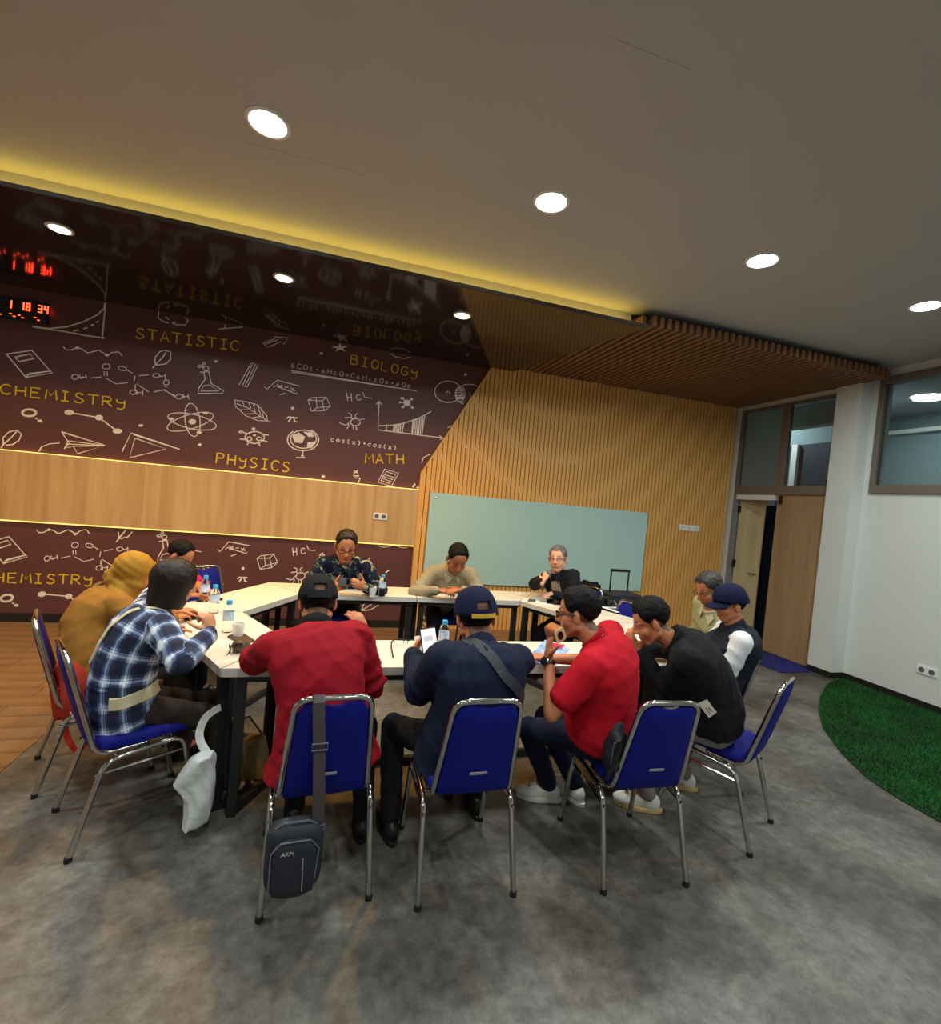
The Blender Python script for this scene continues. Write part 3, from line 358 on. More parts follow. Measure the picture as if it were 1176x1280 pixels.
# slatted ceiling
cs = sempty('trim_2')
MB().prism([(2.60, 3.84), (5.66, 3.84), (5.66, YM), (2.07, YM)], Z_SLAT + 0.085, Z_SLAT + 0.105).build('backing_panel', 'cslatback', cs)
sl = MB().box((0, 0, 0), (0.04, 1, 0.09)).mesh('ceiling_slat', 'cslat')
x = 2.09
while x < 5.66:
    y0 = 3.82 if x >= 2.585 else 3.82 + (2.585 - x) / (2.585 - 2.075) * (YB - 3.82)
    L = YB + 0.05 - y0
    if L > 0.05:
        o = bpy.data.objects.new('ceiling_slat', sl); col.objects.link(o); o.parent = cs
        o.location = (x, y0, Z_SLAT); o.scale = (1, L, 1)
    x += 0.0805

# slat wall
sw = sempty('wall_slats')
dz = lambda x: 1.918 + (x - 1.016) * (3.36 - 1.918) / (1.775 - 1.016)
MB().slab([(1.03, 0), (5.66, 0), (5.66, Z_SLAT + 0.05), (1.80, Z_SLAT + 0.05), (1.80, 3.36), (1.03, 1.918)],
          lambda p: (p[0], YB + 0.022, p[1]), lambda p: (p[0], YM, p[1])).build('backing_panel', 'slatback', sw)
SLW = 0.0475
sm = MB().box((0, 0, 0), (SLW, 0.03, 1)).mesh('wall_slat', 'slat')
x = 1.018
while x < 5.62:
    full = Z_SLAT if x > 2.06 else Z_SOFFIT - 0.002
    za, zb = min(full, max(1.75, dz(x))), min(full, dz(x + SLW))
    if abs(za - zb) < 1e-4:
        o = bpy.data.objects.new('wall_slat', sm); o.scale = (1, 1, za)
    else:
        mb = MB().slab([(0, 0), (SLW, 0), (SLW, zb), (0, za)], lambda p: (p[0], 0, p[1]), lambda p: (p[0], 0.03, p[1])); o = bpy.data.objects.new('wall_slat', mb.mesh('wall_slat', 'slat'))
    col.objects.link(o); o.parent = sw; o.location = (x, YB - 0.004, 0.003)
    x += 0.0588
MB().slab([(1.0, 0.003), (1.018, 0.003), (1.018, 1.93), (1.80, 3.357), (1.772, 3.357), (1.0, 1.94)], lambda p: (p[0], YB - 0.006, p[1]), lambda p: (p[0], YM, p[1])).build('edge_trim', 'slat', sw)
# wood band on the mural with led lines
bd = sempty('trim_3')
MB().box((-5.2, YB + 0.012, 1.035), (1.005, YM, 1.725)).build('veneer_panel', 'band', bd)
MB().box((-5.2, YB + 0.008, 1.727), (1.005, YM - 0.006, 1.735)).build('led_strip', 'led', bd)
MB().box((-5.2, YB + 0.008, 1.024), (1.005, YM - 0.006, 1.032)).build('led_strip', 'led', bd)
for a in [x for x in (-4.4, -3.18, -1.96, -0.74, 0.48)]:
    MB().box((a, YB + 0.0105, 1.036), (a + 0.002, YB + 0.013, 1.724)).build('panel_joint', 'slatback', bd)

# right wall: column, door wall, main wall with high window
wr = sempty('wall_right')
YC0, YC1 = 4.075, 4.36
MB().box((XC, YC0, 0), (6.0, YC1, Z_CEIL)).build('column', 'wall', wr)
WZ0, WZ1 = 2.155, 3.46
mbw = MB(); mbw.box((XW, -4, 0), (6.0, YC0, WZ0)); mbw.box((XW, -4, WZ1), (6.0, YC0, Z_CEIL)); mbw.box((XW, 3.99, WZ0), (6.0, YC0, WZ1)); mbw.box((XW, -4, WZ0), (6.0, 0.6, WZ1))
mbw.build('plaster_panel', 'wall', wr)
mbw = MB(); mbw.box((XD, YC1, 3.335), (5.86, YM, Z_CEIL)); mbw.box((XD - 0.02, 5.78, 0), (5.86, YM + 0.1, Z_CEIL)); mbw.box((XD, YM, 0), (5.86, 8.2, Z_CEIL))
mbw.build('door_surround', 'wall', wr)
struct(MB().box((XC - 0.012, YC0 - 0.012, 0), (XC, YC1, 0.07)).build('baseboard_column', 'base'))
struct(MB().prism([(XC - 0.012, YC0 - 0.012), (XW - 0.012, YC0 - 0.012), (XW - 0.012, -4), (XW, -4), (XW, YC0), (XC, YC0)], 0, 0.07).build('baseboard_right', 'base'))
# window
w1 = sempty('window_1')
fr = MB()
fr.box((XW - 0.03, 0.6, WZ0), (XW + 0.06, 4.0, WZ0 + 0.095)); fr.box((XW - 0.03, 0.6, WZ1 - 0.08), (XW + 0.06, 4.0, WZ1))
fr.box((XW - 0.03, 3.95, WZ0 + 0.095), (XW + 0.06, 4.0, WZ1 - 0.08)); fr.box((XW - 0.03, 2.1, WZ0 + 0.095), (XW + 0.06, 2.2, WZ1 - 0.08)); fr.box((XW - 0.03, 0.6, WZ0 + 0.095), (XW + 0.06, 0.7, WZ1 - 0.08))
fr.build('window_frame', 'alu', w1, bevel=0.004)
for a, b in ((2.2, 3.95), (0.7, 2.1)):
    MB().box((XW + 0.008, a, WZ0 + 0.095), (XW + 0.014, b, WZ1 - 0.08)).build('pane', 'glass', w1)
# door with transom lights
w2 = sempty('window_2')
fr = MB()
fr.box((XD - 0.02, YC1, 2.115), (XD + 0.05, 5.78, 2.235)); fr.box((XD - 0.02, YC1, 3.31), (XD + 0.05, 5.78, 3.345))
fr.box((XD - 0.02, 4.995, 2.235), (XD + 0.05, 5.10, 3.31)); fr.box((XD - 0.02, YC1, 2.235), (XD + 0.05, YC1 + 0.04, 3.31)); fr.box((XD - 0.02, 5.735, 2.235), (XD + 0.05, 5.78, 3.31))
fr.build('window_frame', 'alu', w2, bevel=0.003)
for a, b in ((4.40, 4.995), (5.10, 5.735)):
    MB().box((XD + 0.012, a, 2.235), (XD + 0.018, b, 3.31)).build('pane', 'glass', w2)
d1 = sempty('door_1')
MB().box((XD + 0.002, YC1 + 0.003, 0.012), (XD + 0.04, 5.06, 2.113)).build('door_leaf', 'door', d1, bevel=0.002)
MB().box((XD - 0.014, 4.985, 1.99), (XD + 0.002, 5.03, 2.10)).build('latch', 'black', d1)
MB().box((XD - 0.02, 5.735, 0), (XD + 0.05, 5.778, 2.114)).build('door_frame', 'alu_blue', d1)
d2 = sempty('door_2')
# pale leaf standing open into the next room, hinged at the frame
a = math.radians(28)
p0 = Vector((XD + 0.06, 5.72, 0)); dv = Vector((math.sin(a) * 0.8, -math.cos(a) * 0.8, 0)); nv = Vector((math.cos(a), math.sin(a), 0)) * 0.035
mb = MB(); mb.slab([(0, 0.015), (1, 0.015), (1, 2.07), (0, 2.07)], lambda p: p0 + dv * (p[0] * .42) + Vector((0, 0, p[1])), lambda p: p0 + dv * (p[0] * .42) + nv + Vector((0, 0, p[1])))
mb.build('door_leaf', 'paledoor', d2)
q = p0 + dv * 0.37 - nv * 0.2
mb = MB(); mb.tube([q + Vector((0, 0, 0.98)), q + Vector((-0.05, 0, 0.98)), q + Vector((-0.05, 0.10, 0.98))], 0.009); mb.build('door_handle', 'chrome', d2, smooth=True)
for zz in (0.35, 1.05, 1.85):
    MB().box((XD + 0.03, 5.70, zz), (XD + 0.065, 5.732, zz + 0.1)).build('hinge', 'black', d2)
MB().box((XD - 0.005, 5.10, 2.04), (XD + 0.05, 5.735, 2.113)).build('door_head', 'white', d1)

# left and rear walls (behind the camera)
struct(MB().box((-5.3, -4.2, 0), (-5.2, 6.1, Z_CEIL)).build('wall_left', 'wall'))
struct(MB().box((-5.3, -4.3, 0), (6.0, -4.2, Z_CEIL)).build('wall_front', 'wall'))
# rooms beyond
nr = sempty('wall_beyond')
mb = MB(); mb.box((8.6, -4, 0), (8.7, 10.2, 4.1)); mb.box((5.86, 10.2, 0), (8.7, 10.3, 4.1)); mb.build('far_wall', 'nextwall', nr)
MB().prism([(6.0, -4), (8.7, -4), (8.7, 6.15), (6.0, 4.2)], 3.62, 3.7).build('far_ceiling', 'darkroom', nr)
MB().prism([(5.86, 4.1), (6.0, 4.2), (8.7, 6.15), (8.7, 10.3), (5.86, 10.3)], 4.05, 4.1).build('far_ceiling', 'darkroom', nr)
MB().prism([(5.87, 4.13), (8.6, 6.10), (8.6, 6.20), (5.87, 4.23)], 0, 3.62).build('dividing_wall', 'wall', nr)
MB().box((6.0, -4.1, 0), (8.7, -4.0, 3.7)).build('end_wall', 'wall', nr)
MB().box((8.50, -4, 3.34), (8.6, 6.0, 3.40)).build('ledge', 'white', nr)
MB().box((6.9, 5.2, 3.28), (7.1, 10.2, 3.62)).build('beam', 'wall', nr)
MB().box((8.45, 6.3, 0), (8.59, 10.0, 3.30)).build('dark_panel', 'navy_panel', nr)
for yy in (7.12, 7.55, 8.38):
    MB().box((8.38, yy, 0), (8.46, yy + 0.12, 3.3)).build('post', 'white', nr)
MB().box((6.35, 4.7, 0), (6.42, 6.4, 2.0)).build('dark_fill_panel', 'navy_panel', nr)  # added dark sheet, stands in for the unlit room seen through the doorway
cp = MB().prism([(5.12, 4.26), (5.60, 4.26), (XC - 0.02, 4.37), (XC - 0.02, 4.40), (XD - 0.01, 4.42), (XD - 0.01, 5.75), (5.08, 5.75)], 0.0, 0.012).build('carpet_mat', 'bluecarpet')
tag(cp, 'dark blue carpet piece on the floor in front of the oak door', 'carpet')

# whiteboard
wbo = empty('glass_board', (2.71, YB - 0.02, 0.6), 'large pale green frosted glass writing board on the slatted wall', 'whiteboard')
MB().box((-1.57, -0.012, -0.005), (1.57, 0.006, 1.115)).build('glass_panel', 'glassboard', wbo, bevel=0.003)
for sx in (-1.5, 1.5):
    for sz in (0.06, 1.05):
        MB().lathe([(0.012, 0), (0.012, 0.006), (0.004, 0.009)], segs=12).build('standoff', 'silver', wbo).matrix_local = Matrix.Translation((sx, -0.012, sz)) @ Matrix.Rotation(math.pi / 2, 4, 'X')

# mural print
DOOD = json.loads(DOODLES)
GL = {'A': ['0,0 2,6 4,0', '.7,2 3.3,2'], 'B': ['0,0 0,6 2.6,6 3.4,5 3,3.6 0,3.2', '2.4,3.4 3.8,2.4 3.6,.8 2.4,0 0,0'], 'C': ['3.8,5 2.6,6 1,5.6 0,4 0,2 1,.3 2.6,0 3.8,1'],
 'E': ['3.6,6 0,6 0,0 3.8,0', '0,3.1 3,3.2'], 'G': ['3.6,5 2.4,6 .8,5.4 0,3.4 .3,1.2 1.6,0 3.2,.3 3.8,1.6 3.7,2.7 2,2.7'], 'H': ['0,0 0,6', '3.8,0 3.8,6', '0,3 3.8,3'],
 'I': ['.6,6 3.4,6', '2,6 2,0', '.4,0 3.6,0'], 'L': ['0,6 0,0 3.6,0'], 'M': ['0,0 .5,6 2.2,2.4 4,6 4.6,0'], 'O': ['2,6 .6,5.2 0,3 .6,.8 2,0 3.4,.8 4,3 3.4,5.2 2,6'],
 'P': ['0,0 0,6 2.6,6 3.6,5 3.2,3.4 0,3'], 'R': ['0,0 0,6 2.6,6 3.6,5 3.2,3.4 0,3', '1.6,3 4,0'], 'S': ['3.6,5.2 2.4,6 .9,5.7 .5,4.4 1.4,3.3 3,2.6 3.8,1.4 2.6,.1 1,0 0,1'],
 'T': ['-.4,6 4.2,6', '1.9,6 1.9,0'], 'Y': ['0,5 .4,3.4 1.8,3 3.4,3.4', '3.6,5 3.4,.2 2,-1.2 .4,-.6'], 'c': ['3,3 1.6,3.6 .2,2.6 .2,1 1.4,0 3,.6'], 'o': ['1.6,3.6 .2,2.6 .2,1 1.6,0 3,1 3,2.6 1.6,3.6'],
 's': ['2.8,3.2 1.4,3.6 .6,2.8 2.6,1.4 2,0 .4,.3'], 'x': ['.2,3.4 3,0', '3,3.4 .2,0'], '(': ['2,5 .8,3.4 .8,1.4 2,-.4'], ')': ['.8,5 2,3.4 2,1.4 .8,-.4'], '+': ['.4,2.6 2.8,2.6', '1.6,3.8 1.6,1.4'],
 '=': ['.2,3.2 3.2,3.2', '.2,1.8 3.2,1.8'], '2': ['.2,4.6 1.4,6 3,5 .2,0 3.4,0'], '6': ['3,6 .8,4 .2,1.6 1.4,0 3,1 2.8,2.8 .6,2.6'], '1': ['1,4.6 2,6 2,0']}
def ribbon2d(mb, st, w, y):
    n = len(st)
    if n < 2: return
    y = y - 0.00012 * (len(mb.f) % 40) - 0.0001
    pts = [Vector((p[0], p[1])) for p in st]; L = []; R = []
    for i in range(n):
        t = pts[min(i + 1, n - 1)] - pts[max(i - 1, 0)]
        if t.length < 1e-6: t = Vector((1, 0))
        t.normalize(); nn = Vector((-t.y, t.x)) * w / 2
        L.append(pts[i] + nn); R.append(pts[i] - nn)
    vs = [(p.x, y, p.y) for p in L] + [(p.x, y, p.y) for p in R]
    mb.add(vs, [(i, i + 1, n + i + 1, n + i) for i in range(n - 1)])
def okpt(x, z):
    if x > 1.0 and z > 1.75 and z < 1.93 + (x - 1.03) * 1.9: return False
    if x > 1.03 and z < 1.76: return False
    return z < Z_SOFFIT - 0.005 and x < 1.78
def clip(st, lower):
    out = []; cur = []
    for x, z in st:
        if lower: x, z = 0.877 * x - 0.0085 * z - 0.4296, 0.0062 * x + 1.0023 * z - 1.8775
        good = okpt(x, z) and ((0.09 < z < 1.02) if lower else z > 1.74)
        if good: cur.append((x, z))
        else:
            if len(cur) > 1: out.append(cur)
            cur = []
    if len(cur) > 1: out.append(cur)
    return out
YD = YM - 0.0045
def letter_strokes(txt, a, b, h):
    n = len(txt); adv = Vector((b[0] - a[0], b[1] - a[1])) / n; u = adv.normalized(); v = Vector((-u.y, u.x)); out = []
    for i, ch in enumerate(txt):
        o = Vector(a) + adv * i; small = ch.isdigit() and n > 14 and i not in (0, 4, 17)
        k = h / 6 * (0.7 if small else 1); kx = adv.length * 0.72 / 4.2 * (0.8 if small else 1)
        for s in GL[ch]:
            out.append([tuple(o + u * (float(q.split(',')[0]) * kx) + v * (float(q.split(',')[1]) * k)) for q in s.split()])
    return out
for lower in (False, True):
    for nm, w, sts, fills in DOOD[0]:
        mb = MB()
        for st in sts:
            for s2 in clip(st, lower): ribbon2d(mb, s2, w, YD)
        for st in fills:
            c = clip(st, lower)
            if len(c) == 1 and len(c[0]) == len(st): mb.add([(x, YD - 0.0052, z) for x, z in c[0]], [tuple(range(len(st)))])
        if mb.v: mb.build(nm, 'chalk', mur)
    for txt, a, b, h, w, cc in DOOD[1]:
        if cc == 'y':
            w = 0.016
        mb = MB()
        for st in letter_strokes(txt, a, b, h * (1.12 if cc == 'y' else 1)):
            for s2 in clip(st, lower): ribbon2d(mb, s2, w * 0.9, YD)
        if mb.v: mb.build('lettering', 'chalk_yellow' if cc == 'y' else 'chalk', mur)

# ---------------------------------------------------------------- lights in their housings
def downlight(x, y, z, warm, label, group):
    r = 0.105 if not warm else 0.075
    o = empty('downlight', (x, y, z), label, 'light', group)
    MB().lathe([(r + 0.010, -0.006), (r + 0.010, 0.0), (r, 0.0), (r - 0.004, -0.004), (r, -0.008)], segs=24).build('trim_ring', 'white', o, smooth=True)
    MB().lathe([(r - 0.004, -0.003), (r - 0.012, -0.009), (0.0005, -0.012)], segs=24).build('lens', 'warm_lens' if warm else 'cool_lens', o, smooth=True)
    l = lamp('lamp_light', (0, 0, -0.02), P_WARM if warm else P_COOL, WARM if warm else COOL, 2 * r - 0.02, 130 if warm else 170)
    if y < 2 and not warm: l.data.energy *= 0.75
    l.parent = o
    return o
names = {0: 'white ceiling downlight left of the frame over the left table', 1: 'round white downlight, leftmost and biggest in the pale ceiling', 2: 'round white downlight, second from the left in the pale ceiling',
         3: 'round white downlight, third from the left in the pale ceiling', 4: 'round white downlight, rightmost, by the high window'}
for i, (x, y) in enumerate(COOL_SPOTS):
    lab = names.get(i, 'ceiling downlight behind the viewer')
    downlight(x, y, Z_CEIL, False, lab, 'cool downlights' if i in range(5) else 'downlights behind the viewer')
wn = ['warm downlight beyond the left edge in the dark soffit', 'warm yellow downlight in the glossy dark soffit, leftmost above the red clock', 'warm yellow downlight in the glossy dark soffit, middle one of three', 'warm yellow downlight in the dark soffit, nearest the slatted ceiling']
for (x, y), lab in zip(WARM_SPOTS, wn): downlight(x, y, Z_SOFFIT, True, lab, 'warm soffit downlights')
o = empty('ceiling_panel_light', (7.57, 4.6, 3.62), 'bright round lamp seen through the high right window', 'light')
MB().lathe([(0.16, -0.01), (0.16, 0), (0.17, 0)], segs=24).build('lens', 'cool_lens', o); lamp('lamp_light', (0, 0, -0.03), 14, COOL, 0.3).parent = o
o = empty('ceiling_panel_light', (7.9, 7.7, 4.05), 'lamp in the dark room behind the glass over the door', 'light')
MB().lathe([(0.06, -0.01), (0.06, 0), (0.07, 0)], segs=24).build('lens', 'cool_lens', o); lamp('lamp_light', (0, 0, -0.03), 34, COOL, 0.1).parent = o

# wall fittings
def outlet(loc, w, h, n, axis, label, cat='outlet', name='wall_outlet'):
    o = empty(name, loc, label, cat)
    if axis == 'y':
        MB().box((-w / 2, -0.012, -h / 2), (w / 2, 0, h / 2)).build('cover_plate', 'white', o, bevel=0.003)
    else:
        MB().box((-0.012, -w / 2, -h / 2), (0, w / 2, h / 2)).build('cover_plate', 'white', o, bevel=0.003)
    for i in range(n):
        c = (i - (n - 1) / 2) * w / n
        mb = MB(); mb.lathe([(0.026, 0), (0.026, 0.004), (0.02, 0.004), (0.018, 0.001), (0.001, 0.001)], segs=14)
        q = mb.build('socket', 'zip' if cat == 'outlet' else 'cream', o)
        q.matrix_local = (Matrix.Translation((c, -0.012, 0)) @ Matrix.Rotation(math.pi / 2, 4, 'X')) if axis == 'y' else (Matrix.Translation((-0.012, c, 0)) @ Matrix.Rotation(-math.pi / 2, 4, 'Y'))
    return o
outlet((0.555, YB + 0.012, 1.365), 0.165, 0.082, 2, 'y', 'white double power socket on the wood band left of the glass board')
outlet((5.01, YB - 0.004, 1.553), 0.36, 0.085, 3, 'y', 'white triple switch plate on the slatted wall near the door', 'switch', 'wall_switch')
outlet((XW, 3.28, 0.378), 0.17, 0.085, 2, 'x', 'white double power socket low on the right wall above the grass')

# digital clock, top left on the mural
ck = empty('digital_clock', (-3.20, YM - 0.005, 3.10), 'black wall clock with red glowing digits at the top left of the mural', 'clock')
MB().box((-0.30, -0.03, -0.08), (0.29, 0, 0.13)).build('case', 'black', ck, bevel=0.004)
SEG = {'0': 'abcdef', '1': 'bc', '3': 'abgcd', '4': 'fgbc', '8': 'abcdefg'}
def seven(mb, ch, x, z, w, h):
    t = 0.010
    R = {'a': (x, z + h - t, x + w, z + h), 'd': (x, z, x + w, z + t), 'g': (x, z + h / 2 - t / 2, x + w, z + h / 2 + t / 2), 'f': (x, z + h / 2, x + t, z + h), 'e': (x, z, x + t, z + h / 2), 'b': (x + w - t, z + h / 2, x + w, z + h), 'c': (x + w - t, z, x + w, z + h / 2)}
    for s in SEG[ch]:
        a, b, c, d = R[s]; mb.box((a, -0.033, b), (c, -0.0305, d))
xs = -0.04
for ch in '1 18 34':
    if ch != ' ':
        mb = MB(); seven(mb, ch, xs, 0.03, 0.036, 0.075); mb.build('digit', 'redled', ck)
    xs += 0.05
for i, x in enumerate((-0.14, -0.1, -0.02, 0.01, 0.05, 0.08, 0.18, 0.21)):
    MB().box((x, -0.033, -0.03 - 0.02 * (i % 2)), (x + 0.02, -0.0305, -0.022 - 0.02 * (i % 2))).build('indicator', 'redled', ck)

# grass rug
gp = [(5.78, 4.03), (5.60, 4.00), (5.30, 3.86), (4.82, 3.56), (4.45, 3.28), (4.14, 3.0), (3.85, 2.64), (3.68, 2.35), (3.62, 2.1), (3.62, 1.89), (3.72, 1.6), (3.95, 1.3), (4.4, 0.95), (5.1, 0.7), (5.78, 0.62)]
MB().prism(gp, 0.0, 0.01).build('turf_mat', 'grassbase')
tm = bpy.data.objects['turf_mat']; tag(tm, 'curved green artificial grass mat lying along the white right wall', 'grass mat')
def inside(x, y):
    c = False; n = len(gp)
    for i in range(n):
        x1, y1 = gp[i]; x2, y2 = gp[i - 1]
        if (y1 > y) != (y2 > y) and x < (x2 - x1) * (y - y1) / (y2 - y1) + x1: c = not c
    return c
rs = np.random.RandomState(3); vs = []; fs = []
cnt = 0
while cnt < 34000:
    x = rs.uniform(3.6, 5.78); y = rs.uniform(1.3, 4.04)
    if not inside(x, y): continue
    a = rs.uniform(0, 6.283); w = 0.004; h = rs.uniform(0.018, 0.032); bx, by = rs.normal(0, 0.012, 2)
    n = len(vs); vs += [(x - w * math.cos(a), y - w * math.sin(a), 0.008), (x + w * math.cos(a), y + w * math.sin(a), 0.008), (x + bx, y + by, 0.008 + h)]
    fs.append((n, n + 1, n + 2)); cnt += 1
mb = MB(); mb.v = vs; mb.f = fs; mb.mi = [0] * len(fs)
g = mb.build('grass_blades', 'grass', tm); g['kind'] = 'stuff'
# ---------------------------------------------------------------- tables
HEX_O = {'FL': (-0.45, 2.465), 'L': (-1.07, 3.54), 'BL': (-0.50, 4.63), 'BR': (2.12, 4.66), 'R': (2.70, 3.50), 'FR': (2.07, 2.465)}
HEX_I = {'FL': (-0.19, 2.935), 'L': (-0.535, 3.545), 'BL': (-0.20, 4.19), 'BR': (1.77, 4.19), 'R': (2.14, 3.46), 'FR': (1.80, 2.935)}
MIDF_O, MIDF_I = (0.80, 2.465), (0.80, 2.935); MIDB_O, MIDB_I = (0.785, 4.645), (0.785, 4.19)
def table(name, o0, o1, i1, i0, label):
    """trapezoid table: outer edge o0-o1, inner edge i1-i0"""
    P = [Vector(p) for p in (o0, o1, i1, i0)]
    c = sum(P, Vector((0, 0))) / 4
    root = empty(name, (c.x, c.y, 0), label, 'table', 'white trapezoid tables set in a ring')
    def shrink(d):
        out = []
        for i in range(4):
            a, b, e = P[i - 1], P[i], P[(i + 1) % 4]
            n1 = Vector((-(b - a).y, (b - a).x)).normalized(); n2 = Vector((-(e - b).y, (e - b).x)).normalized()
            if (c - b).dot(n1) < 0: n1 = -n1
            if (c - b).dot(n2) < 0: n2 = -n2
            k = 1 + n1.dot(n2)
            out.append(b + (n1 + n2) * (d / k) - c)
        return out
    Q = shrink(0.004)
    ar = sum(Q[i].x * Q[(i + 1) % 4].y - Q[(i + 1) % 4].x * Q[i].y for i in range(4))
    if ar < 0: Q = Q[::-1]
    MB().prism([tuple(p) for p in Q], 0.747, 0.75).build('top_laminate', 'top', root)
    MB().prism([tuple(p) for p in Q], 0.708, 0.747).build('tabletop', 'edge', root)
    S = shrink(0.055)
    def bar(a, b, z0, z1, w, nm):
        d = (b - a).normalized(); n = Vector((-d.y, d.x)) * w / 2
        MB().prism([tuple(a - n), tuple(b - n), tuple(b + n), tuple(a + n)], z0, z1).build(nm, 'blackmetal', root)
    h = 0.023
    for i, p in enumerate(S):
        d = (S[1] - S[0]).normalized() if i < 2 else (S[2] - S[3]).normalized(); n = Vector((-d.y, d.x))
        MB().prism([tuple(p + d * a * h + n * b * h) for a, b in ((-1, -1), (1, -1), (1, 1), (-1, 1))], 0.0, 0.708).build('leg', 'blackmetal', root, bevel=0.002)
    bar(S[0], S[3], 0.0, 0.045, 0.04, 'foot_rail'); bar(S[1], S[2], 0.0, 0.045, 0.04, 'foot_rail')
    bar(S[0], S[3], 0.668, 0.706, 0.04, 'top_rail'); bar(S[1], S[2], 0.668, 0.706, 0.04, 'top_rail')
    bar(S[3], S[2], 0.0, 0.045, 0.03, 'stretcher'); bar(S[3], S[2], 0.668, 0.706, 0.03, 'apron_rail'); bar(S[0], S[1], 0.668, 0.706, 0.03, 'apron_rail')
    return root
O, I = HEX_O, HEX_I
table('trapezoid_table', O['FL'], MIDF_O, MIDF_I, I['FL'], 'white table with black legs in front of the person in the dark red jacket')
table('trapezoid_table', MIDF_O, O['FR'], I['FR'], MIDF_I, 'white front table in front of the person in the red polo shirt, magazine on it')
table('trapezoid_table', O['L'], O['FL'], I['FL'], I['L'], 'white left table under the elbow of the person in the plaid shirt')
table('trapezoid_table', O['BL'], O['L'], I['L'], I['BL'], 'white slanted table at the back left below the empty blue chair')
table('trapezoid_table', MIDB_O, O['BL'], I['BL'], MIDB_I, 'white back table before the person in the batik shirt')
table('trapezoid_table', O['BR'], MIDB_O, MIDB_I, I['BR'], 'white back table before the person in the beige shirt and the glass board')
table('trapezoid_table', O['R'], O['BR'], I['BR'], I['R'], 'white slanted table at the back right before the grey-haired person with the microphone')
table('trapezoid_table', O['FR'], O['R'], I['R'], I['FR'], 'white right table under the elbows of the person in the black shirt')

